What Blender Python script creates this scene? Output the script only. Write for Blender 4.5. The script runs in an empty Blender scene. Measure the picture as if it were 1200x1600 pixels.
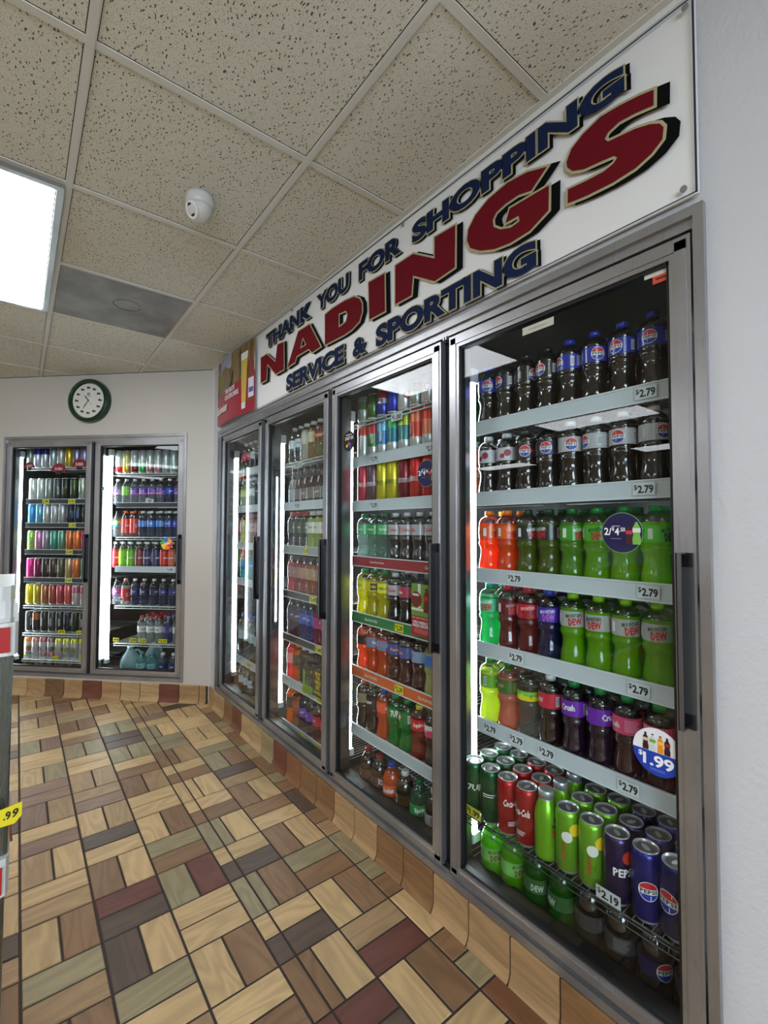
import bpy, bmesh, math, random
from mathutils import Vector, Matrix
random.seed(7)
PI = math.pi
SC = bpy.context.scene
COL = SC.collection

# ------------------------------------------------------------------ camera
F_PX, YAW, PITCH, ROLL = 726.9, 0.66655, 0.03508, 0.00274
CAM_Z = 1.290
fw = Vector((math.sin(YAW)*math.cos(PITCH), math.cos(YAW)*math.cos(PITCH), math.sin(PITCH)))
rt = Vector((math.cos(YAW), -math.sin(YAW), 0)); up = rt.cross(fw)
r2 = rt*math.cos(ROLL)+up*math.sin(ROLL); u2 = -rt*math.sin(ROLL)+up*math.cos(ROLL)
cam_data = bpy.data.cameras.new('camera'); cam = bpy.data.objects.new('camera', cam_data)
COL.objects.link(cam); SC.camera = cam
cam_data.sensor_fit = 'VERTICAL'; cam_data.sensor_height = 36.0; cam_data.lens = F_PX/1600*36.0
cam_data.clip_start = 0.02; cam_data.clip_end = 60
cam.matrix_world = Matrix(((r2.x, u2.x, -fw.x, 0), (r2.y, u2.y, -fw.y, 0), (r2.z, u2.z, -fw.z, CAM_Z), (0, 0, 0, 1)))

# ------------------------------------------------------------------ world, exposure
world = bpy.data.worlds.new('world'); SC.world = world; world.use_nodes = True
bg = world.node_tree.nodes['Background']
bg.inputs[0].default_value = (0.62, 0.75, 1.0, 1); bg.inputs[1].default_value = 3.0
SC.view_settings.view_transform = 'Standard'; SC.view_settings.look = 'None'
SC.view_settings.gamma = 1; SC.view_settings.use_curve_mapping = False
SC.view_settings.exposure = 0.08
PANEL_W = 14.0        # ceiling panel emission strength
LED_W = 34.0         # cooler tube emission strength
WINDOW_W = 300.0      # daylight area lamp at the shop window (watts)

CEIL = 2.483
WALLX = 1.135
SB = 4.6408          # back wall plane: X + Y = SB

# ------------------------------------------------------------------ materials
def lin(c):
    out = []
    for v in c[:3]:
        v = v/255.0
        out.append(v/12.92 if v <= 0.04045 else ((v+0.055)/1.055)**2.4)
    return (out[0], out[1], out[2], 1.0)
MATS = {}
def newmat(name):
    m = bpy.data.materials.new(name); m.use_nodes = True
    nt = m.node_tree; nt.nodes.clear()
    out = nt.nodes.new('ShaderNodeOutputMaterial')
    return m, nt, out
def N(nt, t, **kw):
    n = nt.nodes.new(t)
    for k, v in kw.items(): setattr(n, k, v)
    return n
def pbr(name, rgb, rough=0.5, metal=0.0, spec=0.5, coat=0.0, bump=0.0, bscale=200.0, vary=0.0, vscale=20.0):
    key = (name,)
    if key in MATS: return MATS[key]
    m, nt, out = newmat(name)
    p = N(nt, 'ShaderNodeBsdfPrincipled')
    p.inputs['Base Color'].default_value = lin(rgb); p.inputs['Roughness'].default_value = rough
    p.inputs['Metallic'].default_value = metal; p.inputs['Specular IOR Level'].default_value = spec
    p.inputs['Coat Weight'].default_value = coat; p.inputs['Coat Roughness'].default_value = 0.06
    nt.links.new(p.outputs[0], out.inputs[0])
    if bump or vary:
        tc = N(nt, 'ShaderNodeTexCoord')
    if bump:
        nz = N(nt, 'ShaderNodeTexNoise'); nz.inputs['Scale'].default_value = bscale; nz.inputs['Detail'].default_value = 4
        b = N(nt, 'ShaderNodeBump'); b.inputs['Strength'].default_value = bump; b.inputs['Distance'].default_value = 0.004
        nt.links.new(tc.outputs['Object'], nz.inputs['Vector']); nt.links.new(nz.outputs[0], b.inputs['Height'])
        nt.links.new(b.outputs[0], p.inputs['Normal'])
    if vary:
        nz = N(nt, 'ShaderNodeTexNoise'); nz.inputs['Scale'].default_value = vscale; nz.inputs['Detail'].default_value = 3
        mp = N(nt, 'ShaderNodeMapRange'); mp.inputs[1].default_value = .3; mp.inputs[2].default_value = .7
        mp.inputs[3].default_value = 1-vary; mp.inputs[4].default_value = 1+vary
        mx = N(nt, 'ShaderNodeVectorMath', operation='SCALE'); mx.inputs[0].default_value = lin(rgb)[:3]
        nt.links.new(tc.outputs['Object'], nz.inputs['Vector']); nt.links.new(nz.outputs[0], mp.inputs[0])
        nt.links.new(mp.outputs[0], mx.inputs['Scale']); nt.links.new(mx.outputs[0], p.inputs['Base Color'])
    MATS[key] = m
    return m
def paint(rgb, rough=0.4, coat=0.3):
    return pbr('print_%d_%d_%d_%d' % (rgb[0], rgb[1], rgb[2], int(rough*100)), rgb, rough, coat=coat)
def foil(rgb):
    return pbr('foil_%d_%d_%d' % tuple(rgb), rgb, 0.28, metal=0.55, coat=0.3)
def emit(name, rgb, strength):
    if (name,) in MATS: return MATS[(name,)]
    m, nt, out = newmat(name)
    e = N(nt, 'ShaderNodeEmission'); e.inputs[0].default_value = lin(rgb); e.inputs[1].default_value = strength
    nt.links.new(e.outputs[0], out.inputs[0]); MATS[(name,)] = m
    return m
def thin_glass(name, tint, ior=1.45, rough=0.0, haze=0.0):
    if (name,) in MATS: return MATS[(name,)]
    m, nt, out = newmat(name)
    t = N(nt, 'ShaderNodeBsdfTransparent'); t.inputs[0].default_value = tint
    g = N(nt, 'ShaderNodeBsdfGlossy'); g.inputs['Roughness'].default_value = rough
    lw = N(nt, 'ShaderNodeLayerWeight'); lw.inputs[0].default_value = .5
    pw = N(nt, 'ShaderNodeMath', operation='POWER'); pw.inputs[1].default_value = 4.0; nt.links.new(lw.outputs['Facing'], pw.inputs[0])
    f = N(nt, 'ShaderNodeMapRange'); f.inputs[3].default_value = ((ior-1)/(ior+1))**2*.45; f.inputs[4].default_value = 1.0; nt.links.new(pw.outputs[0], f.inputs[0])
    mx = N(nt, 'ShaderNodeMixShader')
    nt.links.new(f.outputs[0], mx.inputs[0]); nt.links.new(t.outputs[0], mx.inputs[1]); nt.links.new(g.outputs[0], mx.inputs[2])
    last = mx
    if haze:
        d = N(nt, 'ShaderNodeBsdfTranslucent'); d.inputs[0].default_value = (.8, .85, .85, 1)
        m2 = N(nt, 'ShaderNodeMixShader'); m2.inputs[0].default_value = haze
        nt.links.new(mx.outputs[0], m2.inputs[1]); nt.links.new(d.outputs[0], m2.inputs[2]); last = m2
    nt.links.new(last.outputs[0], out.inputs[0]); MATS[(name,)] = m
    return m
def liquid(rgb, clear=0.2, trans=None):
    if trans is None: trans = .08 if sum(rgb) < 130 else .5
    key = 'drink_%d_%d_%d_%d' % (rgb[0], rgb[1], rgb[2], int(clear*100))
    if (key,) in MATS: return MATS[(key,)]
    m, nt, out = newmat(key)
    p = N(nt, 'ShaderNodeBsdfPrincipled'); p.inputs['Base Color'].default_value = lin(rgb)
    p.inputs['Roughness'].default_value = 0.1; p.inputs['Specular IOR Level'].default_value = 0.7
    p.inputs['Coat Weight'].default_value = 0.8; p.inputs['Coat Roughness'].default_value = 0.04
    tl = N(nt, 'ShaderNodeBsdfTranslucent'); tl.inputs[0].default_value = lin(rgb)
    a = N(nt, 'ShaderNodeMixShader'); a.inputs[0].default_value = trans
    nt.links.new(p.outputs[0], a.inputs[1]); nt.links.new(tl.outputs[0], a.inputs[2])
    tr = N(nt, 'ShaderNodeBsdfTransparent')
    c = lin(rgb); k = max(c[:3])+1e-3
    tr.inputs[0].default_value = (min(1, c[0]/k*.95+.03), min(1, c[1]/k*.95+.03), min(1, c[2]/k*.95+.03), 1)
    b = N(nt, 'ShaderNodeMixShader'); b.inputs[0].default_value = clear
    nt.links.new(a.outputs[0], b.inputs[1]); nt.links.new(tr.outputs[0], b.inputs[2])
    nt.links.new(b.outputs[0], out.inputs[0]); MATS[(key,)] = m
    return m
def plastic_clear():
    if ('clear_plastic',) in MATS: return MATS[('clear_plastic',)]
    m, nt, out = newmat('clear_plastic')
    t = N(nt, 'ShaderNodeBsdfTransparent'); t.inputs[0].default_value = (.9, .93, .93, 1)
    g = N(nt, 'ShaderNodeBsdfGlossy'); g.inputs['Roughness'].default_value = 0.06
    lw = N(nt, 'ShaderNodeLayerWeight'); lw.inputs[0].default_value = 0.35
    mp = N(nt, 'ShaderNodeMapRange'); mp.inputs[3].default_value = 0.05; mp.inputs[4].default_value = 0.85
    mx = N(nt, 'ShaderNodeMixShader')
    nt.links.new(lw.outputs['Fresnel'], mp.inputs[0]); nt.links.new(mp.outputs[0], mx.inputs[0])
    nt.links.new(t.outputs[0], mx.inputs[1]); nt.links.new(g.outputs[0], mx.inputs[2])
    nt.links.new(mx.outputs[0], out.inputs[0]); MATS[('clear_plastic',)] = m
    return m

def brushed(name, rgb, rough=0.33):
    if (name,) in MATS: return MATS[(name,)]
    m, nt, out = newmat(name)
    p = N(nt, 'ShaderNodeBsdfPrincipled'); p.inputs['Metallic'].default_value = 0.85
    tc = N(nt, 'ShaderNodeTexCoord'); mpg = N(nt, 'ShaderNodeMapping'); mpg.inputs['Scale'].default_value = (90, 90, 2.5)
    nz = N(nt, 'ShaderNodeTexNoise'); nz.inputs['Scale'].default_value = 6; nz.inputs['Detail'].default_value = 5
    nt.links.new(tc.outputs['Object'], mpg.inputs[0]); nt.links.new(mpg.outputs[0], nz.inputs['Vector'])
    r = N(nt, 'ShaderNodeMapRange'); r.inputs[3].default_value = rough-.1; r.inputs[4].default_value = rough+.14
    nt.links.new(nz.outputs[0], r.inputs[0]); nt.links.new(r.outputs[0], p.inputs['Roughness'])
    s = N(nt, 'ShaderNodeTexNoise'); s.inputs['Scale'].default_value = 5; s.inputs['Detail'].default_value = 6
    nt.links.new(tc.outputs['Object'], s.inputs['Vector'])
    cr = N(nt, 'ShaderNodeMapRange'); cr.inputs[1].default_value = .3; cr.inputs[2].default_value = .7; cr.inputs[3].default_value = .82; cr.inputs[4].default_value = 1.08
    sc = N(nt, 'ShaderNodeVectorMath', operation='SCALE'); sc.inputs[0].default_value = lin(rgb)[:3]
    nt.links.new(s.outputs[0], cr.inputs[0]); nt.links.new(cr.outputs[0], sc.inputs['Scale']); nt.links.new(sc.outputs[0], p.inputs['Base Color'])
    nt.links.new(p.outputs[0], out.inputs[0]); MATS[(name,)] = m
    return m

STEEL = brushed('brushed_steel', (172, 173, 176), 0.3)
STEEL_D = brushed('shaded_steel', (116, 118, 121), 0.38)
BLACK = pbr('black_rubber', (14, 14, 15), 0.55)
INTERIOR = pbr('cooler_lining', (34, 34, 36), 0.35, bump=.25, bscale=60, spec=.6)
GLASS = thin_glass('door_glass', (.93, .955, .95, 1), 1.5)
CLEAR = plastic_clear()
WHITE_P = pbr('white_plastic', (226, 228, 228), 0.35)

# ------------------------------------------------------------------ mesh builder
class MB:
    def __init__(s): s.v = []; s.f = []; s.m = []; s.mats = []; s.sm = []
    def mi(s, mat):
        if mat not in s.mats: s.mats.append(mat)
        return s.mats.index(mat)
    def face(s, pts, mat, smooth=False):
        i = len(s.v); s.v.extend(pts); s.f.append(tuple(range(i, i+len(pts)))); s.m.append(s.mi(mat)); s.sm.append(smooth)
    def box(s, x0, x1, y0, y1, z0, z1, mat):
        i = len(s.v)
        s.v += [(x0,y0,z0),(x1,y0,z0),(x1,y1,z0),(x0,y1,z0),(x0,y0,z1),(x1,y0,z1),(x1,y1,z1),(x0,y1,z1)]
        k = s.mi(mat)
        for q in ((0,3,2,1),(4,5,6,7),(0,1,5,4),(1,2,6,5),(2,3,7,6),(3,0,4,7)):
            s.f.append(tuple(i+a for a in q)); s.m.append(k); s.sm.append(False)
    def prism(s, pts, axis, a0, a1, mat, smooth=False):
        """closed polygon pts (2D) extruded along axis from a0 to a1"""
        def P(p, a):
            return {'x': (a, p[0], p[1]), 'y': (p[0], a, p[1]), 'z': (p[0], p[1], a)}[axis]
        i = len(s.v); n = len(pts); k = s.mi(mat)
        s.v += [P(p, a0) for p in pts]+[P(p, a1) for p in pts]
        s.f.append(tuple(i+j for j in range(n))); s.m.append(k); s.sm.append(False)
        s.f.append(tuple(i+n+j for j in reversed(range(n)))); s.m.append(k); s.sm.append(False)
        for j in range(n):
            j2 = (j+1) % n
            s.f.append((i+j, i+j2, i+n+j2, i+n+j)); s.m.append(k); s.sm.append(smooth)
    def tube(s, a, b, r, mat, n=8):
        a = Vector(a); b = Vector(b); d = (b-a).normalized()
        t = Vector((0, 0, 1)) if abs(d.z) < .9 else Vector((1, 0, 0))
        x = d.cross(t).normalized(); y = d.cross(x); k = s.mi(mat); i = len(s.v)
        for c in (a, b):
            for j in range(n):
                th = 2*PI*j/n; s.v.append(tuple(c+x*r*math.cos(th)+y*r*math.sin(th)))
        for j in range(n):
            j2 = (j+1) % n; s.f.append((i+j, i+j2, i+n+j2, i+n+j)); s.m.append(k); s.sm.append(True)
        s.f.append(tuple(i+j for j in reversed(range(n)))); s.m.append(k); s.sm.append(False)
        s.f.append(tuple(i+n+j for j in range(n))); s.m.append(k); s.sm.append(False)
    def lathe(s, prof, n=24, mod=None, cap0=True, cap1=True, c=(0, 0, 0)):
        """prof: list of (r, z, material for the band above this ring)"""
        i = len(s.v); K = len(prof)
        for (r, z, mt) in prof:
            for j in range(n):
                th = 2*PI*j/n; rr = r*(mod(th, z) if mod else 1)
                s.v.append((c[0]+rr*math.cos(th), c[1]+rr*math.sin(th), c[2]+z))
        for a in range(K-1):
            k = s.mi(prof[a][2])
            for j in range(n):
                j2 = (j+1) % n
                s.f.append((i+a*n+j, i+a*n+j2, i+(a+1)*n+j2, i+(a+1)*n+j)); s.m.append(k); s.sm.append(True)
        if cap0: s.f.append(tuple(i+j for j in reversed(range(n)))); s.m.append(s.mi(prof[0][2])); s.sm.append(False)
        if cap1: s.f.append(tuple(i+(K-1)*n+j for j in range(n))); s.m.append(s.mi(prof[-1][2])); s.sm.append(False)
    def mesh(s, name):
        me = bpy.data.meshes.new(name); me.from_pydata(s.v, [], s.f)
        for m in s.mats: me.materials.append(m)
        me.polygons.foreach_set('material_index', s.m); me.polygons.foreach_set('use_smooth', s.sm)
        me.update()
        return me
    def obj(s, name, parent=None, loc=(0, 0, 0), rz=0.0):
        return link(name, s.mesh(name), parent, loc, rz)
def link(name, me, parent=None, loc=(0, 0, 0), rz=0.0):
    o = bpy.data.objects.new(name, me); COL.objects.link(o); o.location = loc; o.rotation_euler = (0, 0, rz)
    if parent: o.parent = parent
    return o
def thing(name, label, cat, loc=(0, 0, 0), rz=0.0, group=None):
    o = bpy.data.objects.new(name, None); COL.objects.link(o); o.location = loc; o.rotation_euler = (0, 0, rz)
    o.empty_display_size = .05
    o['label'] = label; o['category'] = cat
    if group: o['group'] = group
    return o
def tag(o, label, cat, group=None):
    o['label'] = label; o['category'] = cat
    if group: o['group'] = group
    return o
def struct(o): o['kind'] = 'structure'; return o

# text as flat 2D polygons -------------------------------------------------
TXT = {}
def text2d(s, off=0.0, res=3):
    key = (s, round(off, 4), res)
    if key in TXT: return TXT[key]
    c = bpy.data.curves.new('t', 'FONT'); c.body = s; c.size = 1.0; c.offset = off; c.resolution_u = res
    c.fill_mode = 'FRONT' if False else c.fill_mode
    o = bpy.data.objects.new('t', c); COL.objects.link(o)
    dg = bpy.context.evaluated_depsgraph_get()
    me = bpy.data.meshes.new_from_object(o.evaluated_get(dg))
    vs = [(v.co.x, v.co.y) for v in me.vertices]; fs = [tuple(p.vertices) for p in me.polygons]
    bpy.data.objects.remove(o); bpy.data.meshes.remove(me); bpy.data.curves.remove(c)
    xs = [v[0] for v in vs]; ys = [v[1] for v in vs]
    TXT[key] = (vs, fs, (min(xs), min(ys), max(xs), max(ys)))
    return TXT[key]
def poly2d(pts, holes=(), off=0.0):
    c = bpy.data.curves.new('p', 'CURVE'); c.dimensions = '2D'; c.fill_mode = 'BOTH'; c.offset = off
    for ring in (pts,)+tuple(holes):
        sp = c.splines.new('POLY'); sp.points.add(len(ring)-1); sp.use_cyclic_u = True
        for k, q in enumerate(ring): sp.points[k].co = (q[0], q[1], 0, 1)
    o = bpy.data.objects.new('p', c); COL.objects.link(o)
    dg = bpy.context.evaluated_depsgraph_get()
    me = bpy.data.meshes.new_from_object(o.evaluated_get(dg))
    vs = [(v.co.x, v.co.y) for v in me.vertices]; fs = [tuple(p.vertices) for p in me.polygons]
    bpy.data.objects.remove(o); bpy.data.meshes.remove(me); bpy.data.curves.remove(c)
    return vs, fs
def put_text(mb, s, x0, z0, x1, z1, mat, y=0.0, off=0.01, shear=0.0, res=3, keep=False, ang=0.0):
    """fit the string's outline into the rectangle on a plane facing -Y"""
    vs, fs, (a, b, c, d) = text2d(s, off, res)
    sx = (x1-x0)/(c-a); sz = (z1-z0)/(d-b)
    if keep: sx = sz = min(sx, sz)
    cx = (x0+x1)/2; cz = (z0+z1)/2
    ca, sa = math.cos(ang), math.sin(ang)
    out = []
    for (px, pz) in vs:
        X = (px-(a+c)/2)*sx; Z = (pz-(b+d)/2)*sz; X += Z*shear
        out.append((cx+X*ca-Z*sa, y, cz+X*sa+Z*ca))
    i = len(mb.v); mb.v += out; k = mb.mi(mat)
    for f in fs: mb.f.append(tuple(i+j for j in f)); mb.m.append(k); mb.sm.append(False)
def rect(mb, x0, x1, z0, z1, mat, y=0.0): mb.face([(x0, y, z0), (x1, y, z0), (x1, y, z1), (x0, y, z1)], mat)
def disc(mb, cx, cz, r, mat, y=0.0, lo=-1.0, hi=1.0, n=28, sx=1.0):
    """the part of a disc with lo*r <= dz <= hi*r"""
    pts = []
    a0 = math.asin(max(-1, lo)); a1 = math.asin(min(1, hi))
    for k in range(n//2+1): a = a0+(a1-a0)*k/(n//2); pts.append((cx+r*sx*math.cos(a), y, cz+r*math.sin(a)))
    for k in range(n//2+1): a = PI-a1+(a1-a0)*k/(n//2); pts.append((cx+r*sx*math.cos(a), y, cz+r*math.sin(a)))
    mb.face(pts, mat)

# ------------------------------------------------------------------ wall banks
# bank frame: u to the right along the wall, v into the wall, z up
def bank(b, u, v, z=0.0):
    if b == 'R': return (1.125+v, -u, z)
    k = math.sqrt(.5)
    return (SB/2+(u+v)*k, SB/2+(v-u)*k, z)
RZ = {'R': -PI/2, 'B': -PI/4}

# ================================================================== ROOM SHELL
WALLM = pbr('painted_wall_rough', (196, 197, 199), 0.42, bump=.55, bscale=85, vary=.025, vscale=3)
WALLB = pbr('painted_wall_smooth', (190, 185, 176), 0.6, bump=.12, bscale=60, vary=.02, vscale=2)

def ceiling_mat():
    m, nt, out = newmat('fissured_ceiling_board')
    p = N(nt, 'ShaderNodeBsdfPrincipled'); p.inputs['Roughness'].default_value = .9; p.inputs['Specular IOR Level'].default_value = .1
    tc = N(nt, 'ShaderNodeTexCoord')
    def pits(scale, rot, stretch, thr, dens):
        mp = N(nt, 'ShaderNodeMapping'); mp.inputs['Rotation'].default_value = (0, 0, rot); mp.inputs['Scale'].default_value = (1, stretch, 1)
        nz = N(nt, 'ShaderNodeTexNoise'); nz.inputs['Scale'].default_value = 30; nz.inputs['Detail'].default_value = 2
        ad = N(nt, 'ShaderNodeVectorMath', operation='MULTIPLY_ADD'); ad.inputs[1].default_value = (.02, .02, 0)
        vo = N(nt, 'ShaderNodeTexVoronoi'); vo.inputs['Scale'].default_value = scale; vo.voronoi_dimensions = '2D'
        nt.links.new(tc.outputs['Object'], nz.inputs['Vector'])
        nt.links.new(nz.outputs['Color'], ad.inputs[0]); nt.links.new(tc.outputs['Object'], ad.inputs[2])
        nt.links.new(ad.outputs[0], mp.inputs[0]); nt.links.new(mp.outputs[0], vo.inputs['Vector'])
        lt = N(nt, 'ShaderNodeMath', operation='LESS_THAN'); lt.inputs[1].default_value = thr
        nt.links.new(vo.outputs['Distance'], lt.inputs[0])
        sp = N(nt, 'ShaderNodeSeparateColor'); nt.links.new(vo.outputs['Color'], sp.inputs[0])
        g = N(nt, 'ShaderNodeMath', operation='LESS_THAN'); g.inputs[1].default_value = dens
        nt.links.new(sp.outputs[0], g.inputs[0])
        mu = N(nt, 'ShaderNodeMath', operation='MULTIPLY'); nt.links.new(lt.outputs[0], mu.inputs[0]); nt.links.new(g.outputs[0], mu.inputs[1])
        return mu.outputs[0]
    a = pits(92, .5, .5, .15, .34); b = pits(100, 2.1, .45, .15, .3); c = pits(210, 0, 1, .18, .4)
    m1 = N(nt, 'ShaderNodeMath', operation='MAXIMUM'); nt.links.new(a, m1.inputs[0]); nt.links.new(b, m1.inputs[1])
    m2 = N(nt, 'ShaderNodeMath', operation='MAXIMUM'); nt.links.new(m1.outputs[0], m2.inputs[0]); nt.links.new(c, m2.inputs[1])
    mx = N(nt, 'ShaderNodeMix', data_type='RGBA')
    big = N(nt, 'ShaderNodeTexNoise'); big.inputs['Scale'].default_value = 1.6; big.inputs['Detail'].default_value = 3
    nt.links.new(tc.outputs['Object'], big.inputs['Vector'])
    cr = N(nt, 'ShaderNodeMix', data_type='RGBA')
    cr.inputs[6].default_value = lin((217, 217, 204)); cr.inputs[7].default_value = lin((226, 226, 213))
    nt.links.new(big.outputs[0], cr.inputs[0]); nt.links.new(cr.outputs[2], mx.inputs[6])
    mx.inputs[7].default_value = lin((104, 96, 84)); nt.links.new(m2.outputs[0], mx.inputs[0])
    nt.links.new(mx.outputs[2], p.inputs['Base Color'])
    inv = N(nt, 'ShaderNodeMath', operation='SUBTRACT'); inv.inputs[0].default_value = 1; nt.links.new(m2.outputs[0], inv.inputs[1])
    bp = N(nt, 'ShaderNodeBump'); bp.inputs['Strength'].default_value = .5; bp.inputs['Distance'].default_value = .003
    nt.links.new(inv.outputs[0], bp.inputs['Height']); nt.links.new(bp.outputs[0], p.inputs['Normal'])
    nt.links.new(p.outputs[0], out.inputs[0])
    return m
CEILM = ceiling_mat()
TEEM = pbr('ceiling_tee_paint', (214, 214, 206), .5)

XW, YS = -9.0, -4.0            # far west wall and south wall
YN = 7.6408                   # where the slanted back wall ends (X = -3)
mb = MB(); mb.box(XW-.1, 1.4, YS-.1, YN+.1, CEIL, CEIL+.03, CEILM); struct(mb.obj('ceiling'))
mb = MB()
GX0, GXD, GY0, GYD = 0.112, 0.5985, 1.3118, 0.6041
gx = [GX0+GXD*k for k in range(-15, 2)]; gy = [GY0+GYD*k for k in range(-8, 11)]
TW = .0115
for x in gx:
    if x > XW: mb.box(x-TW, x+TW, YS, YN, CEIL-.004, CEIL, TEEM); mb.box(x-TW+.003, x+TW-.003, YS, YN, CEIL-.0055, CEIL-.004, TEEM)
for y in gy:
    mb.box(XW, 1.13, y-TW, y+TW, CEIL-.0038, CEIL, TEEM)
SHADOWGAP = pbr('board_edge_shade', (70, 64, 56), .9)  # dark strips painted in for the shade along the board edges
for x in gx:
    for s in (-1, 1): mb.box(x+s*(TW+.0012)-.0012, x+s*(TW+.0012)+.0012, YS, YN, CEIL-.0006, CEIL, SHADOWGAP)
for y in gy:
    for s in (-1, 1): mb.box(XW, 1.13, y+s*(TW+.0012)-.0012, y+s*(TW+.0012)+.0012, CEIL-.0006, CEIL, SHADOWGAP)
struct(mb.obj('trim_1'))

# walls (thick boxes around the cooler openings)
mb = MB(); W = .1
mb.box(WALLX, WALLX+W, .345, 3.5058, 1.985, CEIL, WALLM)
mb.box(WALLX, WALLX+W, YS, .345, 0, CEIL, WALLM)
mb.box(WALLX, WALLX+W, 3.365, 3.5058, 0, 1.985, WALLM)
mb.box(WALLX, WALLX+W, .345, 3.365, 0, .15, WALLM)
struct(mb.obj('wall_right'))
mb = MB()
BUL, BUR, BZ0, BZ1 = -3.42, -1.885, .147, 2.003
mb.box(BUR, -1.679, .0, .1, 0, CEIL, WALLB)
mb.box(BUL, BUR, .0, .1, BZ1, CEIL, WALLB)
mb.box(BUL, BUR, .0, .1, 0, BZ0, WALLB)
mb.box(-7.52, BUL, .0, .1, 0, CEIL, WALLB)
struct(mb.obj('wall_back', loc=bank('B', 0, 0), rz=RZ['B']))
mb = MB(); mb.box(XW, -3, YN, YN+.1, 0, CEIL, WALLB); struct(mb.obj('wall_north'))
mb = MB(); mb.box(XW-.1, XW, YS, YN, 0, CEIL, WALLB); struct(mb.obj('wall_left'))
mb = MB()   # south wall with a wide shop window
mb.box(XW, -5.5, YS-.1, YS, 0, CEIL, WALLB); mb.box(-.6, 1.135, YS-.1, YS, 0, CEIL, WALLB)
mb.box(-5.5, -.6, YS-.1, YS, 0, .8, WALLB); mb.box(-5.5, -.6, YS-.1, YS, 2.2, CEIL, WALLB)
struct(mb.obj('wall_front'))
mb = MB(); mb.box(-5.5, -.6, YS-.06, YS-.055, .8, 2.2, GLASS)
for x in (-5.5, -3.9, -2.25, -.64): mb.box(x, x+.04, YS-.09, YS-.02, .8, 2.2, STEEL)
for z in (.8, 2.16): mb.box(-5.5, -.6, YS-.09, YS-.02, z, z+.04, STEEL)
struct(mb.obj('window_1'))

# wall angle under the ceiling
mb = MB()
mb.box(WALLX-.022, WALLX, YS, 3.50, CEIL-.004, CEIL-.001, TEEM); mb.box(WALLX-.003, WALLX, YS, 3.50, CEIL-.02, CEIL-.001, TEEM)
struct(mb.obj('trim_2'))
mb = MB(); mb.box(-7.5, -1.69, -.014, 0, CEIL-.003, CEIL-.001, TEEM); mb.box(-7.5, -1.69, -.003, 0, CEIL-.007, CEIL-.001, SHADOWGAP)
struct(mb.obj('trim_3', loc=bank('B', 0, 0), rz=RZ['B']))

# ---------------------------------------------------------------- floor tiles
PAL = {'c': (190, 160, 115), 't': (160, 131, 95), 'b': (132, 101, 72), 'd': (92, 75, 63), 'r': (104, 62, 52),
       'g': (148, 134, 102), 'p': (136, 108, 91), 'o': (124, 84, 58)}
PALC = {'t': (168, 134, 94), 'c': (180, 150, 108), 'b': (134, 98, 64), 'r': (116, 70, 54), 'o': (138, 94, 62), 'g': (154, 134, 96), 'd': (116, 88, 60)}
def quarry_mat():
    m, nt, out = newmat('quarry_tile')
    p = N(nt, 'ShaderNodeBsdfPrincipled'); p.inputs['Roughness'].default_value = .45; p.inputs['Specular IOR Level'].default_value = .35
    at = N(nt, 'ShaderNodeAttribute', attribute_name='tile_colour'); uv = N(nt, 'ShaderNodeUVMap', uv_map='UVMap')
    mp = N(nt, 'ShaderNodeMapping'); mp.inputs['Scale'].default_value = (1.1, 5.5, 1)
    nz = N(nt, 'ShaderNodeTexNoise'); nz.inputs['Scale'].default_value = 2.2; nz.inputs['Detail'].default_value = 1.6; nz.inputs['Distortion'].default_value = .5
    nt.links.new(uv.outputs[0], mp.inputs[0]); nt.links.new(mp.outputs[0], nz.inputs['Vector'])
    # contour lines of the noise read as flowing wood grain
    mu = N(nt, 'ShaderNodeMath', operation='MULTIPLY'); mu.inputs[1].default_value = 6.0; nt.links.new(nz.outputs[0], mu.inputs[0])
    pp = N(nt, 'ShaderNodeMath', operation='PINGPONG'); pp.inputs[1].default_value = .5; nt.links.new(mu.outputs[0], pp.inputs[0])
    r = N(nt, 'ShaderNodeMapRange'); r.inputs[1].default_value = 0; r.inputs[2].default_value = .5; r.inputs[3].default_value = .84; r.inputs[4].default_value = 1.10
    nt.links.new(pp.outputs[0], r.inputs[0])
    fn = N(nt, 'ShaderNodeTexNoise'); fn.inputs['Scale'].default_value = 60; fn.inputs['Detail'].default_value = 3
    mp2 = N(nt, 'ShaderNodeMapping'); mp2.inputs['Scale'].default_value = (.5, 3, 1)
    nt.links.new(uv.outputs[0], mp2.inputs[0]); nt.links.new(mp2.outputs[0], fn.inputs['Vector'])
    r3 = N(nt, 'ShaderNodeMapRange'); r3.inputs[3].default_value = .92; r3.inputs[4].default_value = 1.08; nt.links.new(fn.outputs[0], r3.inputs[0])
    m1 = N(nt, 'ShaderNodeMath', operation='MULTIPLY'); nt.links.new(r.outputs[0], m1.inputs[0]); nt.links.new(r3.outputs[0], m1.inputs[1])
    sc = N(nt, 'ShaderNodeVectorMath', operation='SCALE'); nt.links.new(at.outputs['Color'], sc.inputs[0]); nt.links.new(m1.outputs[0], sc.inputs['Scale'])
    nt.links.new(sc.outputs[0], p.inputs['Base Color'])
    bp = N(nt, 'ShaderNodeBump'); bp.inputs['Strength'].default_value = .12; bp.inputs['Distance'].default_value = .002
    nt.links.new(m1.outputs[0], bp.inputs['Height']); nt.links.new(bp.outputs[0], p.inputs['Normal'])
    nt.links.new(p.outputs[0], out.inputs[0])
    return m
TILEM = quarry_mat(); GROUT = pbr('dark_grout', (52, 44, 40), .85, bump=.3, bscale=150)
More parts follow.
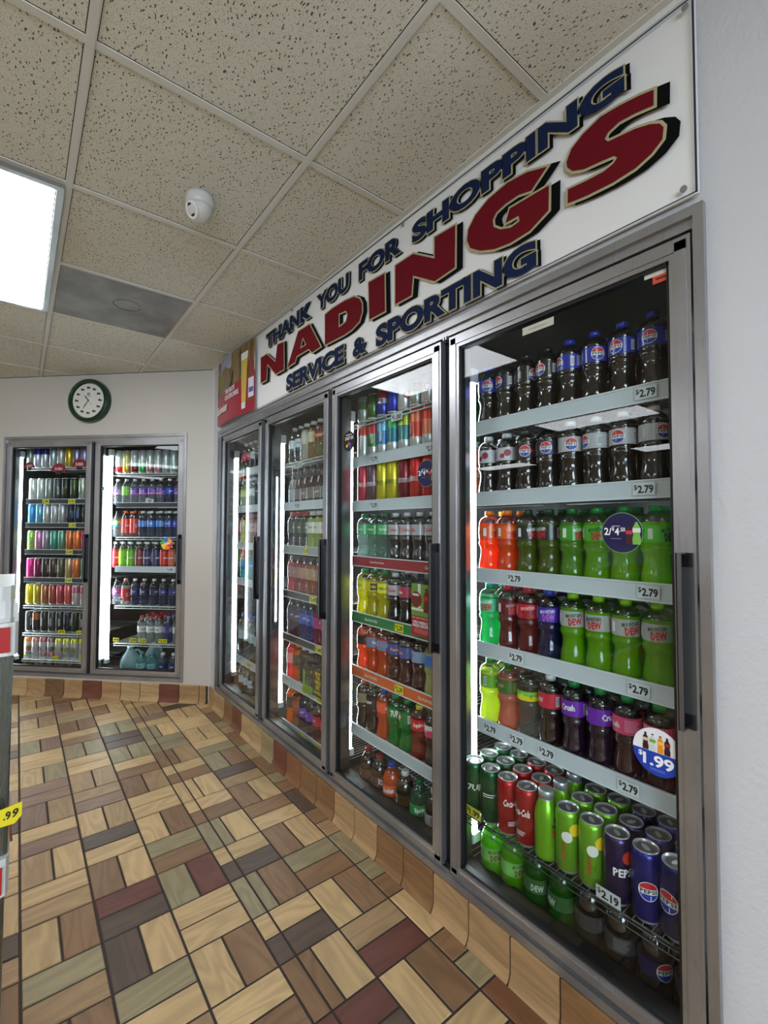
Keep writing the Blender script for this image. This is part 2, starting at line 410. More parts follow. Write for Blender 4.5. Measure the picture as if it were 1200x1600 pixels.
class TileMesh:
    def __init__(s): s.v = []; s.f = []; s.c = []; s.uv = []
    def quad(s, P, col, uvs):
        i = len(s.v); s.v += P; s.f.append((i, i+1, i+2, i+3)); s.c.append(col); s.uv.append(uvs)
    def tile(s, x0, x1, y0, y1, col, alongx, h=.004):
        g = .0034; bv = .0022; x0 += g; x1 -= g; y0 += g; y1 -= g
        if x1-x0 < .01 or y1-y0 < .01: return
        ox, oy = random.random()*20, random.random()*20
        f = (lambda x, y: (x-x0+ox, y-y0+oy)) if alongx else (lambda x, y: (y-y0+ox, x-x0+oy))
        jit = 1+random.uniform(-.1, .1); k = lin(col); k = (k[0]*jit, k[1]*jit, k[2]*jit, 1)
        a = [(x0, y0), (x1, y0), (x1, y1), (x0, y1)]; b = [(x0+bv, y0+bv), (x1-bv, y0+bv), (x1-bv, y1-bv), (x0+bv, y1-bv)]
        s.quad([(q[0], q[1], h) for q in b], k, [f(*q) for q in b])
        for j in range(4):
            j2 = (j+1) % 4
            s.quad([(a[j][0], a[j][1], h-.003), (a[j2][0], a[j2][1], h-.003), (b[j2][0], b[j2][1], h), (b[j][0], b[j][1], h)], k, [f(*a[j]), f(*a[j2]), f(*b[j2]), f(*b[j])])
    def finish(s, name, extra=None, **kw):
        me = bpy.data.meshes.new(name); me.from_pydata(s.v, [], s.f); me.materials.append(TILEM)
        ca = me.color_attributes.new('tile_colour', 'FLOAT_COLOR', 'CORNER'); ul = me.uv_layers.new(name='UVMap')
        k = 0
        for c, uvs in zip(s.c, s.uv):
            for q in uvs: ca.data[k].color = c; ul.data[k].uv = q; k += 1
        me.update()
        return me
TOVR = {  # tiles whose colour the photo shows: (column, block) -> two tiles
 (0,-1):'tc',(0,-2):'ct',(0,-3):'cb',(0,-4):'gt',(0,-5):'bb',(0,0):'cp',(0,1):'pt',(0,2):'pp',(0,3):'cg',(0,4):'cc',(0,5):'gp',(0,6):'cc',(0,7):'ct',(0,8):'cp',(0,9):'ct',
 (1,-1):'dc' ,(1,0):'ct',(1,-2):'bc',(1,-3):'rd',(1,-4):'dc',(1,-5):'gc',(1,1):'tp',(1,2):'tt',(1,3):'cc',(1,4):'gg',(1,5):'cb',(1,6):'bb',(1,7):'tg',
 (2,-1):'cb',(2,-2):'gb',(2,-3):'gr',(2,-4):'cc',(2,-5):'cb',(2,-6):'cb',(2,0):'cc',(2,1):'bt',(2,2):'cb',(2,3):'gg',(2,4):'dd',(2,5):'gg',(2,6):'cc',
 (3,-1):'cb',(3,-2):'gc',(3,-3):'cd',(3,-4):'gb',(3,-5):'cd',(3,-6):'bc',(3,-7):'rd',(3,0):'cc',(3,1):'cb',(3,2):'bt',(3,3):'gg',
 (4,-1):'bc',(4,-2):'bc',(4,-3):'bc',(4,-4):'gb',(4,-5):'cb',(4,-6):'tr',(4,-7):'cb',(4,-8):'cd',(4,0):'dt',(4,1):'gb',(4,2):'cg',(4,3):'cc',(4,4):'cc',
 (5,-1):'gb',(5,-2):'dd',(5,-3):'bt',(5,-4):'gg',(5,-5):'gb',(5,-6):'cc',(5,-7):'bg',(5,-8):'oo',(5,0):'bb',(5,1):'gt',(5,2):'bb',(5,3):'gt',(5,4):'bb'}
XL = {k: .0369+.1997*k for k in range(-24, 4)}; XL[4] = .842; XL[5] = 1.047; XL[6] = 1.118
FY0, FM, CUT = 2.322, .2044, .691
tm = TileMesh()
for i in range(-20, 6):
    for b in range(-20, 28):
        x0, x1 = XL[i], XL[i+1]; y0 = FY0+b*FM; y1 = y0+FM
        if (x0+x1)/2+(y0+y1)/2 > SB+.06: continue
        ks = TOVR.get((i, b)) or ''.join(random.choice('ccccctttgbbpd') for _ in range(2))
        full = x1-x0
        if (i+b) % 2:      # two tiles side by side, running away from us
            mids = [x0, x0+.0999, x1] if i != 5 else [x0, x1]
            for q in range(len(mids)-1):
                a, c = mids[q], mids[q+1]
                if a < CUT < c: tm.tile(a, CUT, y0, y1, PAL[ks[q]], False); tm.tile(CUT, c, y0, y1, PAL[ks[q]], False)
                else: tm.tile(a, c, y0, y1, PAL[ks[q]], False)
        else:
            ym = (y0+y1)/2
            for q, (c0, c1) in enumerate(((ym, y1), (y0, ym))):
                if x0 < CUT < x1: tm.tile(x0, CUT, c0, c1, PAL[ks[q]], True); tm.tile(CUT, x1, c0, c1, PAL[ks[q]], True)
                else: tm.tile(x0, x1, c0, c1, PAL[ks[q]], True)
fl = link('floor', tm.finish('floor')); struct(fl)
mb = MB(); mb.box(XW-.1, 1.235, YS-.1, YN+.1, -.05, .0008, GROUT); struct(mb.obj('floor_grout'))
# simpler continuation of the tile floor outside the tiled patch
mb = MB(); PLAIN = pbr('distant_tile', (150, 122, 88), .5, vary=.2, vscale=8)
mb.box(XW, XL[-20], YS, YN, .0, .004, PLAIN); mb.box(XL[-20], 1.12, YS, FY0-20*FM, .0, .004, PLAIN)
struct(mb.obj('floor_far'))

# cove base tiles ---------------------------------------------------------
def cove(bk, joints, cols, ztop, vface, vtoe):
    t = TileMesh(); rows = [(vtoe, .004), (vtoe+.004, .009), (vface-.004, .02), (vface, .035), (vface, ztop-.008), (vface+.003, ztop-.002), (vface+.02, ztop)]
    for k in range(len(joints)-1):
        a, b = joints[k], joints[k+1]; col = lin(PALC[cols[k % len(cols)]]); g = .0028
        ox, oy = random.random()*20, random.random()*20
        col = tuple(c*.92 for c in col[:3])+(1,)
        for (v0, z0), (v1, z1) in zip(rows[:-1], rows[1:]):
            t.quad([(a+g, v0, z0), (b-g, v0, z0), (b-g, v1, z1), (a+g, v1, z1)], col, [(a+ox, z0+oy), (b+ox, z0+oy), (b+ox, z1+oy), (a+ox, z1+oy)])
        for u_, sgn in ((a+g, 1), (b-g, -1)):
            for (v0, z0), (v1, z1) in zip(rows[:-1], rows[1:]):
                P = [(u_, v0, z0), (u_, v1, z1), (u_, vface+.02, z1), (u_, vface+.02, z0)]
                t.quad(P if sgn > 0 else P[::-1], col, [(ox, oy)]*4)
    me = t.finish('baseboard')
    me.materials.append(GROUT)
    for f in me.polygons: f.use_smooth = False
    return me
jr = [-3.50, -3.40, -3.18]+[-3.026+.1555*k for k in range(27)]
colR = 'tttb' 
seq = ['t','c','b','r','c','c','g','r','o','b','b','t','t','b','b','t','t','t','b','t','t','t','t','t','b','t','t','t','t','t','t']
me = cove('R', jr, seq, .134, .002, -.012)
struct(link('baseboard_right', me, None, bank('R', 0, 0), RZ['R']))
jb = [-1.66-.0, ]
jb = sorted([-1.70]+[-1.755-.1552*k for k in range(30)])
seqb = ['t','b','c','t','g','d','t','o','b','t','t','c','r','t','t','c','t']
nb = len(jb)-1; back_cols = ['t']*nb
known = ['t','t','r','c','c','t','r','t','d','t','c','t','b','d','t']   # from the corner leftwards
for q in range(nb): back_cols[nb-1-q] = known[q % len(known)]
me = cove('B', jb, back_cols, .134, -.008, -.026)
struct(link('baseboard_back', me, None, bank('B', 0, 0), RZ['B']))
mb = MB(); mb.box(-3.50, 3.9, .005, .0095, .003, .128, GROUT); struct(mb.obj('trim_4', loc=bank('R', 0, 0), rz=RZ['R']))
mb = MB(); mb.box(-6.3, -1.69, -.0045, .0, .003, .128, GROUT); struct(mb.obj('trim_5', loc=bank('B', 0, 0), rz=RZ['B']))

# ---------------------------------------------------------------- cooler interiors
def interior(bk, u0, u1, depth, name, ztop):
    mb = MB(); t = .02; zb = .10; v0 = .112
    mb.box(u0-t, u1+t, v0, depth, zb-t, zb, INTERIOR); mb.box(u0-t, u1+t, v0, depth, ztop, ztop+t, INTERIOR)
    mb.box(u0-t, u1+t, depth, depth+t, zb-t, ztop+t, INTERIOR)
    mb.box(u0-t, u0, v0, depth, zb, ztop, INTERIOR); mb.box(u1, u1+t, v0, depth, zb, ztop, INTERIOR)
    return struct(mb.obj(name, loc=bank(bk, 0, 0), rz=RZ[bk]))
interior('R', -3.37, -.33, .95, 'wall_cooler', 2.06)
interior('B', -3.43, -1.87, .78, 'wall_cooler_back', 2.06)

# ================================================================== COOLER FRAMES + DOORS
def cooler_frame(bk, u0, u1, z0, z1, mull, label, wt=.062, wl=.05, wr=.024):
    t = thing('cooler_enclosure', label, 'cooler', bank(bk, (u0+u1)/2, .05, z0), RZ[bk])
    c = (u0+u1)/2
    mb = MB(); d = .10
    def bx(a, b, p, q, m=STEEL, v0=-.006, v1=d): mb.box(a-c, b-c, v0-.05, v1-.05, p-z0, q-z0, m)
    bx(u0, u1, z1-.022, z1); bx(u0, u1, z0, z0+.022)
    bx(u0, u0+.02, z0+.022, z1-.022); bx(u1-.02, u1, z0+.022, z1-.022)
    # stepped inner lip
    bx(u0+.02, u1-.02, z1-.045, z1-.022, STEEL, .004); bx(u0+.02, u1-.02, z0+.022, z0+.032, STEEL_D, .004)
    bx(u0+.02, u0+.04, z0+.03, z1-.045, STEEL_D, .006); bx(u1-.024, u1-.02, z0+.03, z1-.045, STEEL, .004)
    mb.obj('outer_frame', t)
    mb = MB()
    bx(u0+.02, u1-.02, z1-.06, z1-.044, BLACK, .012); mb.obj('gasket_recess', t)
    mb = MB(); bx(u0+.02, u1-.02, z0+.03, z0+.045, BLACK, .012); mb.obj('gasket_recess', t)
    for m_ in mull:
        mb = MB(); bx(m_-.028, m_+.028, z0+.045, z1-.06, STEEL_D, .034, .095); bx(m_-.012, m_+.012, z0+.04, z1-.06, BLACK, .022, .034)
        mb.obj('mullion', t)
    for m_ in mull:
        mb = MB(); bx(m_-.008, m_-.003, z1-.056, z1-.044, STEEL, -.002, .01); bx(m_+.003, m_+.008, z1-.056, z1-.044, STEEL, -.002, .01); bx(m_-.008, m_+.008, z1-.056, z1-.044, STEEL_D, .009, .012)
        mb.obj('hinge', t)
    return t
cooler_frame('R', -3.365, -.338, .147, 1.985, [-2.575, -1.83, -1.098], 'long brushed steel frame around four cooler doors on the right wall')
cooler_frame('B', BUL, BUR, BZ0, BZ1, [-2.648], 'brushed steel frame around two cooler doors on the back wall')

def cooler_door(bk, u0, u1, z0, z1, label, stile=.042, handle=True, hz=(.872, 1.24)):
    t = thing('cooler_door', label, 'cooler door', bank(bk, (u0+u1)/2, .0, z0), RZ[bk], 'glass cooler doors')
    w = (u1-u0)/2; h = z1-z0
    mb = MB(); s = stile; v0, v1 = -.004, .022
    # mitred frame: outer flat + inner step
    for (a, b, p, q) in ((-w, w, h-s, h), (-w, w, 0, s*.85), (-w, -w+s, s*.85, h-s), (w-s, w, s*.85, h-s)):
        mb.box(a, b, v0, v1, p, q, STEEL)
    i0 = .008
    for (a, b, p, q) in ((-w+i0, w-i0, h-s+.012, h-.01), (-w+i0, w-i0, .01, s*.85-.012), (-w+i0, -w+s-.012, .01, h-.01), (w-s+.012, w-i0, .01, h-.01)):
        mb.box(a, b, v0-.003, v0, p, q, STEEL)
    mb.obj('door_frame', t)
    mb = MB()
    for (a, b, p, q) in ((-w+s, w-s, h-s-.008, h-s), (-w+s, w-s, s*.85, s*.85+.008), (-w+s, -w+s+.007, s*.85, h-s), (w-s-.007, w-s, s*.85, h-s)):
        mb.box(a, b, .001, .02, p, q, BLACK)
    mb.obj('gasket', t)
    mb = MB(); mb.box(-w+s+.001, w-s-.001, .009, .012, s*.85+.001, h-s-.001, GLASS); mb.obj('glass_pane', t)
    if handle:
        mb = MB(); x = w-.026; a, b = hz[0]-z0, hz[1]-z0
        mb.box(x+.0, x+.022, -.0072, -.0072+.003, a, b, STEEL_D)
        mb.box(x-.003, x+.0, -.036, -.0042, a, b, HAND); mb.box(x+.0, x+.008, -.036, -.0335, a, b, STEEL_D)
        for q0, q1 in ((a, a+.03), (b-.03, b)): mb.box(x, x+.021, -.012, -.0072, q0, q1, HAND)
        mb.box(x, x+.008, -.0335, -.012, b-.003, b, STEEL_D); mb.box(x, x+.008, -.0335, -.012, a, a+.003, STEEL_D)
        hd = mb.obj('handle', t)
    return t
HAND = pbr('handle_dark', (58, 54, 56), .14, metal=.75)
DOORS = {}
for nm, a, b, lab in (('1', -3.268, -2.602, 'glass cooler door nearest the corner, full of waters and juices, four from camera'),
                      ('2', -2.548, -1.846, 'glass cooler door with black and yellow cards on its lower shelf'),
                      ('3', -1.812, -1.114, 'glass cooler door with a football advert, between the nearest door and third door'),
                      ('4', -1.074, -.364, 'nearest glass cooler door, beside the white wall, with $1.99 disc sticker')):
    DOORS[nm] = cooler_door('R', a, b, .184, 1.928, lab)
DOORS['BL'] = cooler_door('B', -3.386, -2.664, .184, 1.962, 'left glass cooler door on the back wall, full of energy drink cans')
DOORS['BR'] = cooler_door('B', -2.632, -1.908, .184, 1.962, 'right glass cooler door on the back wall, below right of clock')

# LED tubes on the mullions
LED = emit('led_tube_glow', (238, 250, 255), LED_W)
def led(bk, u, z0, z1, label, v=.108, w=.0095, hw=.036):
    t = thing('cooler_light', label, 'light', bank(bk, u, v, z0), RZ[bk], 'vertical light tubes inside the coolers')
    mb = MB(); mb.box(-hw, -.004, .014, .03, 0, z1-z0, WHITE_P); mb.box(-hw, -hw+.003, -.004, .03, 0, z1-z0, WHITE_P); mb.box(-.016, .012, -.004, .03, z1-z0, z1-z0+.05, WHITE_P)
    mb.box(-.016, .012, -.004, .03, -.03, 0, WHITE_P); mb.obj('housing', t)
    mb = MB(); n = 8; pts = [(.002+w*math.cos(2*PI*k/n), .012+w*math.sin(2*PI*k/n)) for k in range(n)]
    mb.prism(pts, 'z', .0, z1-z0, LED, True); mb.obj('tube', t)
for u, nm in ((-1.082, 'nearest cooler door'), (-1.842, 'second cooler door'), (-2.575, 'third cooler door'), (-3.325, 'corner cooler door')):
    led('R', u, .26, 1.80, 'glowing white light tube at the left edge inside the '+nm)
led('R', -.352, .26, 1.80, 'light tube at the right end inside the nearest cooler, behind its hinge side')
led('B', -3.385, .26, 1.86, 'bright light tube at left edge inside the left back-wall cooler')
led('B', -2.590, .26, 1.86, 'bright light tube at left edge inside the right back-wall cooler')

# ================================================================== DRINK MODELS
def rgbmul(c, k): return tuple(max(0, min(255, int(v*k))) for v in c)
READ = ('PEPSI', 'MOUNTAIN', 'DEW', 'Crush', 'CHERRY', 'Coca-Cola', 'mtn', '7UP', 'KICKSTART', 'Sprite', 'Coke', 'MELLO', 'YELLO', 'Fanta', 'A&W', 'Squirt', 'Sunkist', 'Dr', 'Pepper', 'essentia', 'vitamin', 'ZERO')
def wrap_marks(mb, marks, R, eps=.0004):
    """marks: flat art on an unrolled cylinder; x = arc length, z = height"""
    fl_ = MB()
    for mk in marks:
        kind = mk[0]
        if kind in ('text', 'vtext') and mk[1] not in READ:
            w_, h_ = (mk[4], mk[5]) if kind == 'text' else (mk[5], mk[4])
            mk = ('lines', mk[2], mk[3], w_*.85, h_*.9, mk[6], 2 if kind == 'text' else 7); kind = 'lines'
        if kind == 'text':
            _, s, x, z, w, h, col = mk[:7]; kw = mk[7] if len(mk) > 7 else {}
            put_text(fl_, s, x-w/2, z-h/2, x+w/2, z+h/2, paint(col), off=kw.get('off', .012), shear=kw.get('shear', 0), res=1, ang=kw.get('ang', 0), y=-mk[8] if len(mk) > 8 else -.0003)
        elif kind == 'vtext':
            _, s, x, z, w, h, col = mk[:7]
            put_text(fl_, s, x-h/2, z-w/2, x+h/2, z+w/2, paint(col), off=.012, res=1, ang=PI/2, y=-.0003)
        elif kind == 'rect': _, x, z, w, h, col = mk; rect(fl_, x-w/2, x+w/2, z-h/2, z+h/2, paint(col), y=-.0001)
        elif kind == 'bars':
            _, x, z, w, h = mk; rect(fl_, x-w/2, x+w/2, z-h/2, z+h/2, paint((225, 225, 222)), y=-.0001)
            n = 6
            for k in range(n): xx = x-w/2+w*(k+.6)/(n+.4); rect(fl_, xx, xx+w*.07, z-h*.4, z+h*.4, paint((25, 25, 28)), y=-.0003)
        elif kind == 'lines':
            _, x, z, w, h, col, n = mk
            for k in range(n): zz = z-h/2+h*(k+.5)/n; rect(fl_, x-w/2, x+w/2*(.6+.4*((k*7) % 3)/2), zz, zz+h/n*.4, paint(col), y=-.0002)
        elif kind == 'disc': _, x, z, r, col = mk; disc(fl_, x, z, r, paint(col), y=-.00015)
        elif kind == 'roundel':
            _, x, z, r = mk
            disc(fl_, x, z, r*1.08, paint((235, 235, 235)), y=-.0001); disc(fl_, x, z, r, paint((196, 30, 44)), y=-.0002, lo=.28)
            disc(fl_, x, z, r, paint((20, 55, 160)), y=-.0002, hi=-.32)
            put_text(fl_, 'PEPSI', x-r*.86, z-r*.22, x+r*.86, z+r*.22, paint((15, 15, 30)), off=.03, res=1, y=-.0003)
    # split long faces so they bend with the surface
    bm = bmesh.new()
    vs = [bm.verts.new(v) for v in fl_.v]
    for f, m in zip(fl_.f, fl_.m):
        try: bf = bm.faces.new([vs[j] for j in f]); bf.material_index = m
        except ValueError: pass
    xs = [v[0] for v in fl_.v]
    if not xs: bm.free(); return
    step = .006; x = math.floor(min(xs)/step)*step+step
    while x < max(xs):
        bmesh.ops.bisect_plane(bm, geom=bm.verts[:]+bm.edges[:]+bm.faces[:], plane_co=(x, 0, 0), plane_no=(1, 0, 0)); x += step
    bm.verts.index_update()
    i = len(mb.v)
    for v in bm.verts:
        a = v.co.x/R; rr = R+eps-v.co.y; mb.v.append((rr*math.sin(a), -rr*math.cos(a), v.co.z))
    for f in bm.faces:
        mb.f.append(tuple(i+v.index for v in f.verts)); mb.m.append(mb.mi(fl_.mats[f.material_index])); mb.sm.append(False)
    bm.free()

def cap_mesh(r, z0, z1, col, metal=False):
    mb = MB(); m = foil(col) if metal else paint(col, .35, .2)
    rib = lambda th, z: 1+.03*math.cos(20*th)
    mb.lathe([(r, z0, m), (r, z1-.002, m), (r*.88, z1, m)], 20, rib)
    mb.lathe([(r*1.02, z0-.0035, m), (r*1.02, z0-.0008, m)], 16)
    return mb.mesh('cap')

SHAPES = {
 # radius profile (r, z); keys: liquid top, label zone, cap
 'soda': dict(H=.205, R=.0345, prof=[(.022,0),(.031,.004),(.0340,.014),(.0345,.024),(.0332,.036),(.0302,.052),(.0284,.066),(.0286,.078),(.0305,.086),(.0340,.0915),(.0346,.097),(.0340,.1025),(.0322,.107),(.0338,.112),(.0338,.157),(.0342,.160),(.0332,.168),(.0285,.179),(.019,.187),(.0132,.191),(.0128,.194)],
              liq=.164, lab=(.114,.156), cap=(.0145,.191,.205), ring=(.092,.108)),
 'juice': dict(H=.205, R=.0345, prof=[(.025,0),(.033,.004),(.0345,.012),(.0345,.030),(.0325,.036),(.0345,.042),(.0325,.050),(.0315,.075),(.0345,.083),(.0345,.150),(.0335,.158),(.029,.170),(.023,.180),(.0185,.186),(.018,.188)],
              liq=.168, lab=(.088,.146), cap=(.0195,.187,.205), ring=(.03,.05)),
 'water': dict(H=.205, R=.0330, prof=[(.024,0),(.031,.004),(.033,.012),(.033,.028),(.0315,.032),(.033,.036),(.0315,.044),(.033,.048),(.0315,.056),(.033,.060),(.0315,.068),(.033,.074),(.033,.130),(.032,.145),(.028,.165),(.020,.183),(.0135,.190),(.013,.193)],
              liq=.150, lab=(.080,.128), cap=(.0145,.191,.205), ring=(.03,.06)),
 'tallw': dict(H=.30, R=.040, prof=[(.03,0),(.038,.005),(.040,.015),(.040,.04),(.038,.046),(.040,.052),(.038,.062),(.040,.068),(.036,.095),(.040,.12),(.040,.20),(.038,.22),(.030,.25),(.018,.275),(.014,.283),(.0135,.287)],
              liq=.235, lab=(.13,.19), cap=(.0155,.284,.30), ring=(.04,.07)),
 'glassb': dict(H=.215, R=.0315, prof=[(.026,0),(.031,.004),(.0315,.012),(.0315,.10),(.0310,.108),(.025,.125),(.017,.148),(.0135,.17),(.0125,.198)],
              liq=.15, lab=(.03,.09), cap=(.0145,.198,.212), ring=(0,0)),
 'litre': dict(H=.185, R=.0385, prof=[(.028,0),(.037,.004),(.0385,.012),(.0385,.055),(.0380,.06),(.0380,.105),(.0385,.11),(.0365,.125),(.030,.145),(.020,.162),(.0135,.169),(.013,.172)],
              liq=.150, lab=(.063,.103), cap=(.0148,.17,.185), ring=(0,0)),
 'can': dict(H=.165, R=.0325),
 'scan': dict(H=.120, R=.0320),
 'tallcan': dict(H=.185, R=.0325),
 'albottle': dict(H=.185, R=.0325, prof=[(.026,0),(.0315,.004),(.0325,.012),(.0325,.115),(.0315,.125),(.026,.145),(.021,.157),(.020,.163)],
              liq=.17, lab=None, cap=(.0205,.163,.185), ring=(0,0)),
}
SKU = {}
def sku(key, desc, shape, liq, cap=None, label=None, marks=(), zones=(), clear=.2, kind=None, metal_cap=False, metal=True, lab=None, cat=None):
    SKU[key] = dict(desc=desc, shape=shape, liq=liq, cap=cap, label=label, marks=marks, zones=zones, clear=clear, kind=kind, metal_cap=metal_cap, metal=metal, lab=lab, cat=cat)
BUILT = {}
def build_sku(key):
    if key in BUILT: return BUILT[key]
    S = SKU[key]; sh = SHAPES[S['shape']]; parts = []
    if S['shape'] in ('can', 'scan', 'tallcan'):
        H, R = sh['H'], sh['R']; base = foil(S['liq']) if S['metal'] else paint(S['liq'], .3)
        silver = foil((200, 202, 205))
        def mat_at(z):
            for z0, z1, c in S['zones']:
                if z0*H <= z < z1*H: return foil(c) if S['metal'] else paint(c, .3)
            return base
        zs = sorted(set([.012]+[z0*H for z0, z1, c in S['zones']]+[z1*H for z0, z1, c in S['zones']]+[H-.016]))
        zs = [z for z in zs if .012 <= z <= H-.016]
        prof = [(R*.72, 0, silver), (R*.8, .004, silver)]+[(R, z, mat_at(z+1e-5)) for z in zs]+[(R*.93, H-.007, mat_at(H*.9)), (R*.86, H-.0035, silver)]
        mb = MB(); mb.lathe(prof, 24, cap1=False); wrap_marks(mb, S['marks'], R); parts.append(('can_body', mb.mesh('can_body'), None))
        mb = MB(); mb.lathe([(R*.86, H-.0036, silver), (R*.885, H-.001, silver), (R*.87, H, silver), (R*.83, H-.001, silver), (R*.80, H-.0055, foil((150, 152, 155))), (R*.62, H-.0058, foil((150, 152, 155))), (R*.60, H-.0052, foil((128, 130, 133)))], 24, cap0=False)
        parts.append(('lid', mb.mesh('lid'), None))
        mb = MB(); tabm = foil((220, 222, 225)); pts = [(R*.17*math.cos(a)*1.0, R*.38*math.sin(a)+.001) for a in [2*PI*k/14 for k in range(14)]]
        mb.prism(pts, 'z', H-.0045, H-.0030, tabm); parts.append(('tab', mb.mesh('tab'), 'lid'))
    elif S['shape'] == 'albottle':
        m = foil(S['liq']); mb = MB(); mb.lathe([(r, z, m) for r, z in sh['prof']], 24); wrap_marks(mb, S['marks'], sh['R'])
        parts.append(('bottle_body', mb.mesh('bottle_body'), None)); parts.append(('cap', cap_mesh(sh['cap'][0], sh['cap'][1], sh['cap'][2], (190, 192, 195), True), None))
    else:
        R = sh['R']; lq = liquid(S['liq'], S['clear']) if S['liq'] else CLEAR
        a0, a1 = sh['ring']
        def mod(th, z):
            if a0 < z < a1: return 1+.016*math.cos(14*th)
            if z < .03: return 1-.03*(1-z/.03)*(.5+.5*math.cos(5*th))
            return 1
        pr = []; done = False
        P = sh['prof']
        for q, (r, z) in enumerate(P):
            if z >= sh['liq'] and not done and S['liq']:
                r0, z0 = P[q-1]; t_ = (sh['liq']-z0)/(z-z0); pr.append((r0+(r-r0)*t_, sh['liq'], CLEAR)); done = True
                if z > sh['liq']: pr.append((r, z, CLEAR))
                continue
            pr.append((r, z, CLEAR if (done or not S['liq']) else lq))
        mb = MB(); mb.lathe(pr, 28, mod)
        if S['liq']:   # surface of the drink inside the neck
            k = [p for p in pr if abs(p[1]-sh['liq']) < 1e-6]
            if k:
                r_ = k[0][0]*.97; mb.face([(r_*math.cos(2*PI*j/20), r_*math.sin(2*PI*j/20), sh['liq']) for j in range(20)], lq)
        parts.append(('bottle_body', mb.mesh('bottle_body'), None))
        lz = S['lab'] or sh['lab']
        if S['label']:
            rl = max([r for r, z in P if lz[0]-.011 <= z <= lz[1]+.011] or [R])+.0006
            mb = MB(); lm = paint(S['label'], .3); zz = [(lz[0], lm)]
            hh = lz[1]-lz[0]
            for z0, z1, c in S['zones']: zz.append((lz[0]+hh*z0, paint(c, .3))); zz.append((lz[0]+hh*z1, lm))
            zz = sorted(zz, key=lambda q: q[0])
            zz = [q for q in zz if q[0] < lz[1]-1e-5]
            mb.lathe([(rl, z, m) for z, m in zz]+[(rl, lz[1], zz[-1][1])], 28, cap0=False, cap1=False)
            cz = (lz[0]+lz[1])/2
            wrap_marks(mb, [tuple([mk[0], mk[1], mk[2], mk[3]+cz]+list(mk[4:])) if mk[0] in ('text', 'vtext') else tuple([mk[0], mk[1], mk[2]+cz]+list(mk[3:])) for mk in S['marks']], rl)
            parts.append(('label', mb.mesh('label'), None))
        if S['cap']: parts.append(('cap', cap_mesh(sh['cap'][0], sh['cap'][1], sh['cap'][2], S['cap'], S['metal_cap']), None))
    BUILT[key] = parts
    return parts
ORD = ['first', 'second', 'third', 'fourth', 'fifth', 'sixth', 'seventh', 'eighth', 'ninth', 'tenth', 'eleventh']
def place(key, loc, rz, label, group, tilt=None, detail=True):
    S = SKU[key]; can = S['shape'] in ('can', 'scan', 'tallcan')
    nm = S['kind'] or ('drink_can' if can else 'drink_bottle'); cat = S['cat'] or ('can' if can else 'bottle')
    t = thing(nm, label, cat, loc, rz, group)
    if tilt: t.rotation_euler = (tilt[0], tilt[1], rz)
    made = {}
    for pn, me, par in build_sku(key):
        if pn == 'tab' and not detail: continue
        made[pn] = link(pn, me, made[par] if par else t)
    return t

# ---- drink kinds ------------------------------------------------------
COLA = (22, 12, 10)
W_ = (235, 235, 235); K_ = (18, 18, 20)
def dewmarks(c1=(30, 110, 40), c2=(190, 30, 40), back=True):
    m = [('text', 'MOUNTAIN', 0, .0095, .042, .011, c1, {'ang': .12, 'off': .03}), ('text', 'DEW', .004, -.007, .036, .020, c2, {'ang': .12, 'off': .05})]
    if back: m += [('bars', .062, 0, .012, .03), ('lines', .084, 0, .014, .03, W_, 6), ('text', 'DEW', -.075, 0, .03, .016, c2, {'ang': .1, 'off': .03}), ('rect', -.045, 0, .011, .026, W_)]
    return m
def genmarks(word, c=W_, h=.013, w=.036):
    return [('text', word, 0, 0, w, h, c, {'off': .03}), ('bars', .06, 0, .012, .028), ('lines', .082, 0, .016, .03, c, 6), ('text', word, -.075, 0, w, h, c, {'off': .03})]
def pepmarks():
    return [('roundel', 0, 0, .0165), ('bars', .044, 0, .011, .026), ('lines', .064, 0, .016, .03, W_, 6), ('vtext', 'PEPSI', .09, 0, .026, .008, W_), ('roundel', -.085, 0, .0165), ('vtext', 'SUGAR', -.045, 0, .026, .008, W_)]
sku('pepsi', 'dark cola bottle with blue label', 'soda', COLA, (38, 52, 170), (28, 48, 165), pepmarks(), clear=.03)
sku('pepsi_dark', 'cola bottle with navy roundel label', 'soda', COLA, (24, 24, 30), (28, 26, 62), pepmarks(), clear=.03)
sku('pepsi_zero', 'cola bottle with black roundel label', 'soda', COLA, K_, (20, 20, 24), pepmarks(), clear=.03)
sku('diet_cherry', 'cola bottle with white cherry label', 'soda', COLA, W_, (200, 200, 205), [('disc', .004, .003, .011, (150, 25, 50)), ('disc', -.014, -.006, .008, (150, 25, 50)), ('roundel', -.05, 0, .014), ('bars', .045, 0, .011, .026), ('lines', .07, 0, .016, .03, (60, 60, 70), 6)], clear=.03)
sku('wild_cherry', 'cola bottle with dark cherry label', 'soda', COLA, (70, 70, 72), (40, 16, 24), pepmarks()+[('vtext', 'CHERRY', .022, 0, .03, .008, (200, 40, 60))], clear=.03)
sku('diet', 'diet cola bottle with silver label', 'soda', COLA, W_, (176, 178, 184), pepmarks(), clear=.03)
sku('dew_orange', 'orange soda bottle with orange cap', 'soda', (244, 92, 8), (245, 130, 20), (238, 96, 24), dewmarks((245, 170, 90), (190, 20, 30)), clear=.12)
sku('dew_zero', 'olive green soda bottle with black label', 'soda', (100, 118, 14), (20, 60, 30), (28, 32, 26), dewmarks((230, 235, 225), (200, 30, 40)), clear=.15)
sku('dew', 'bright green soda bottle with green cap', 'soda', (134, 204, 10), (24, 140, 62), (76, 184, 34), dewmarks((20, 80, 40), (200, 30, 40)), clear=.15)
sku('dew_mid', 'green soda bottle with dark cap', 'soda', (104, 168, 12), (20, 120, 60), (56, 160, 36), dewmarks((230, 240, 220), (200, 30, 40)), clear=.15)
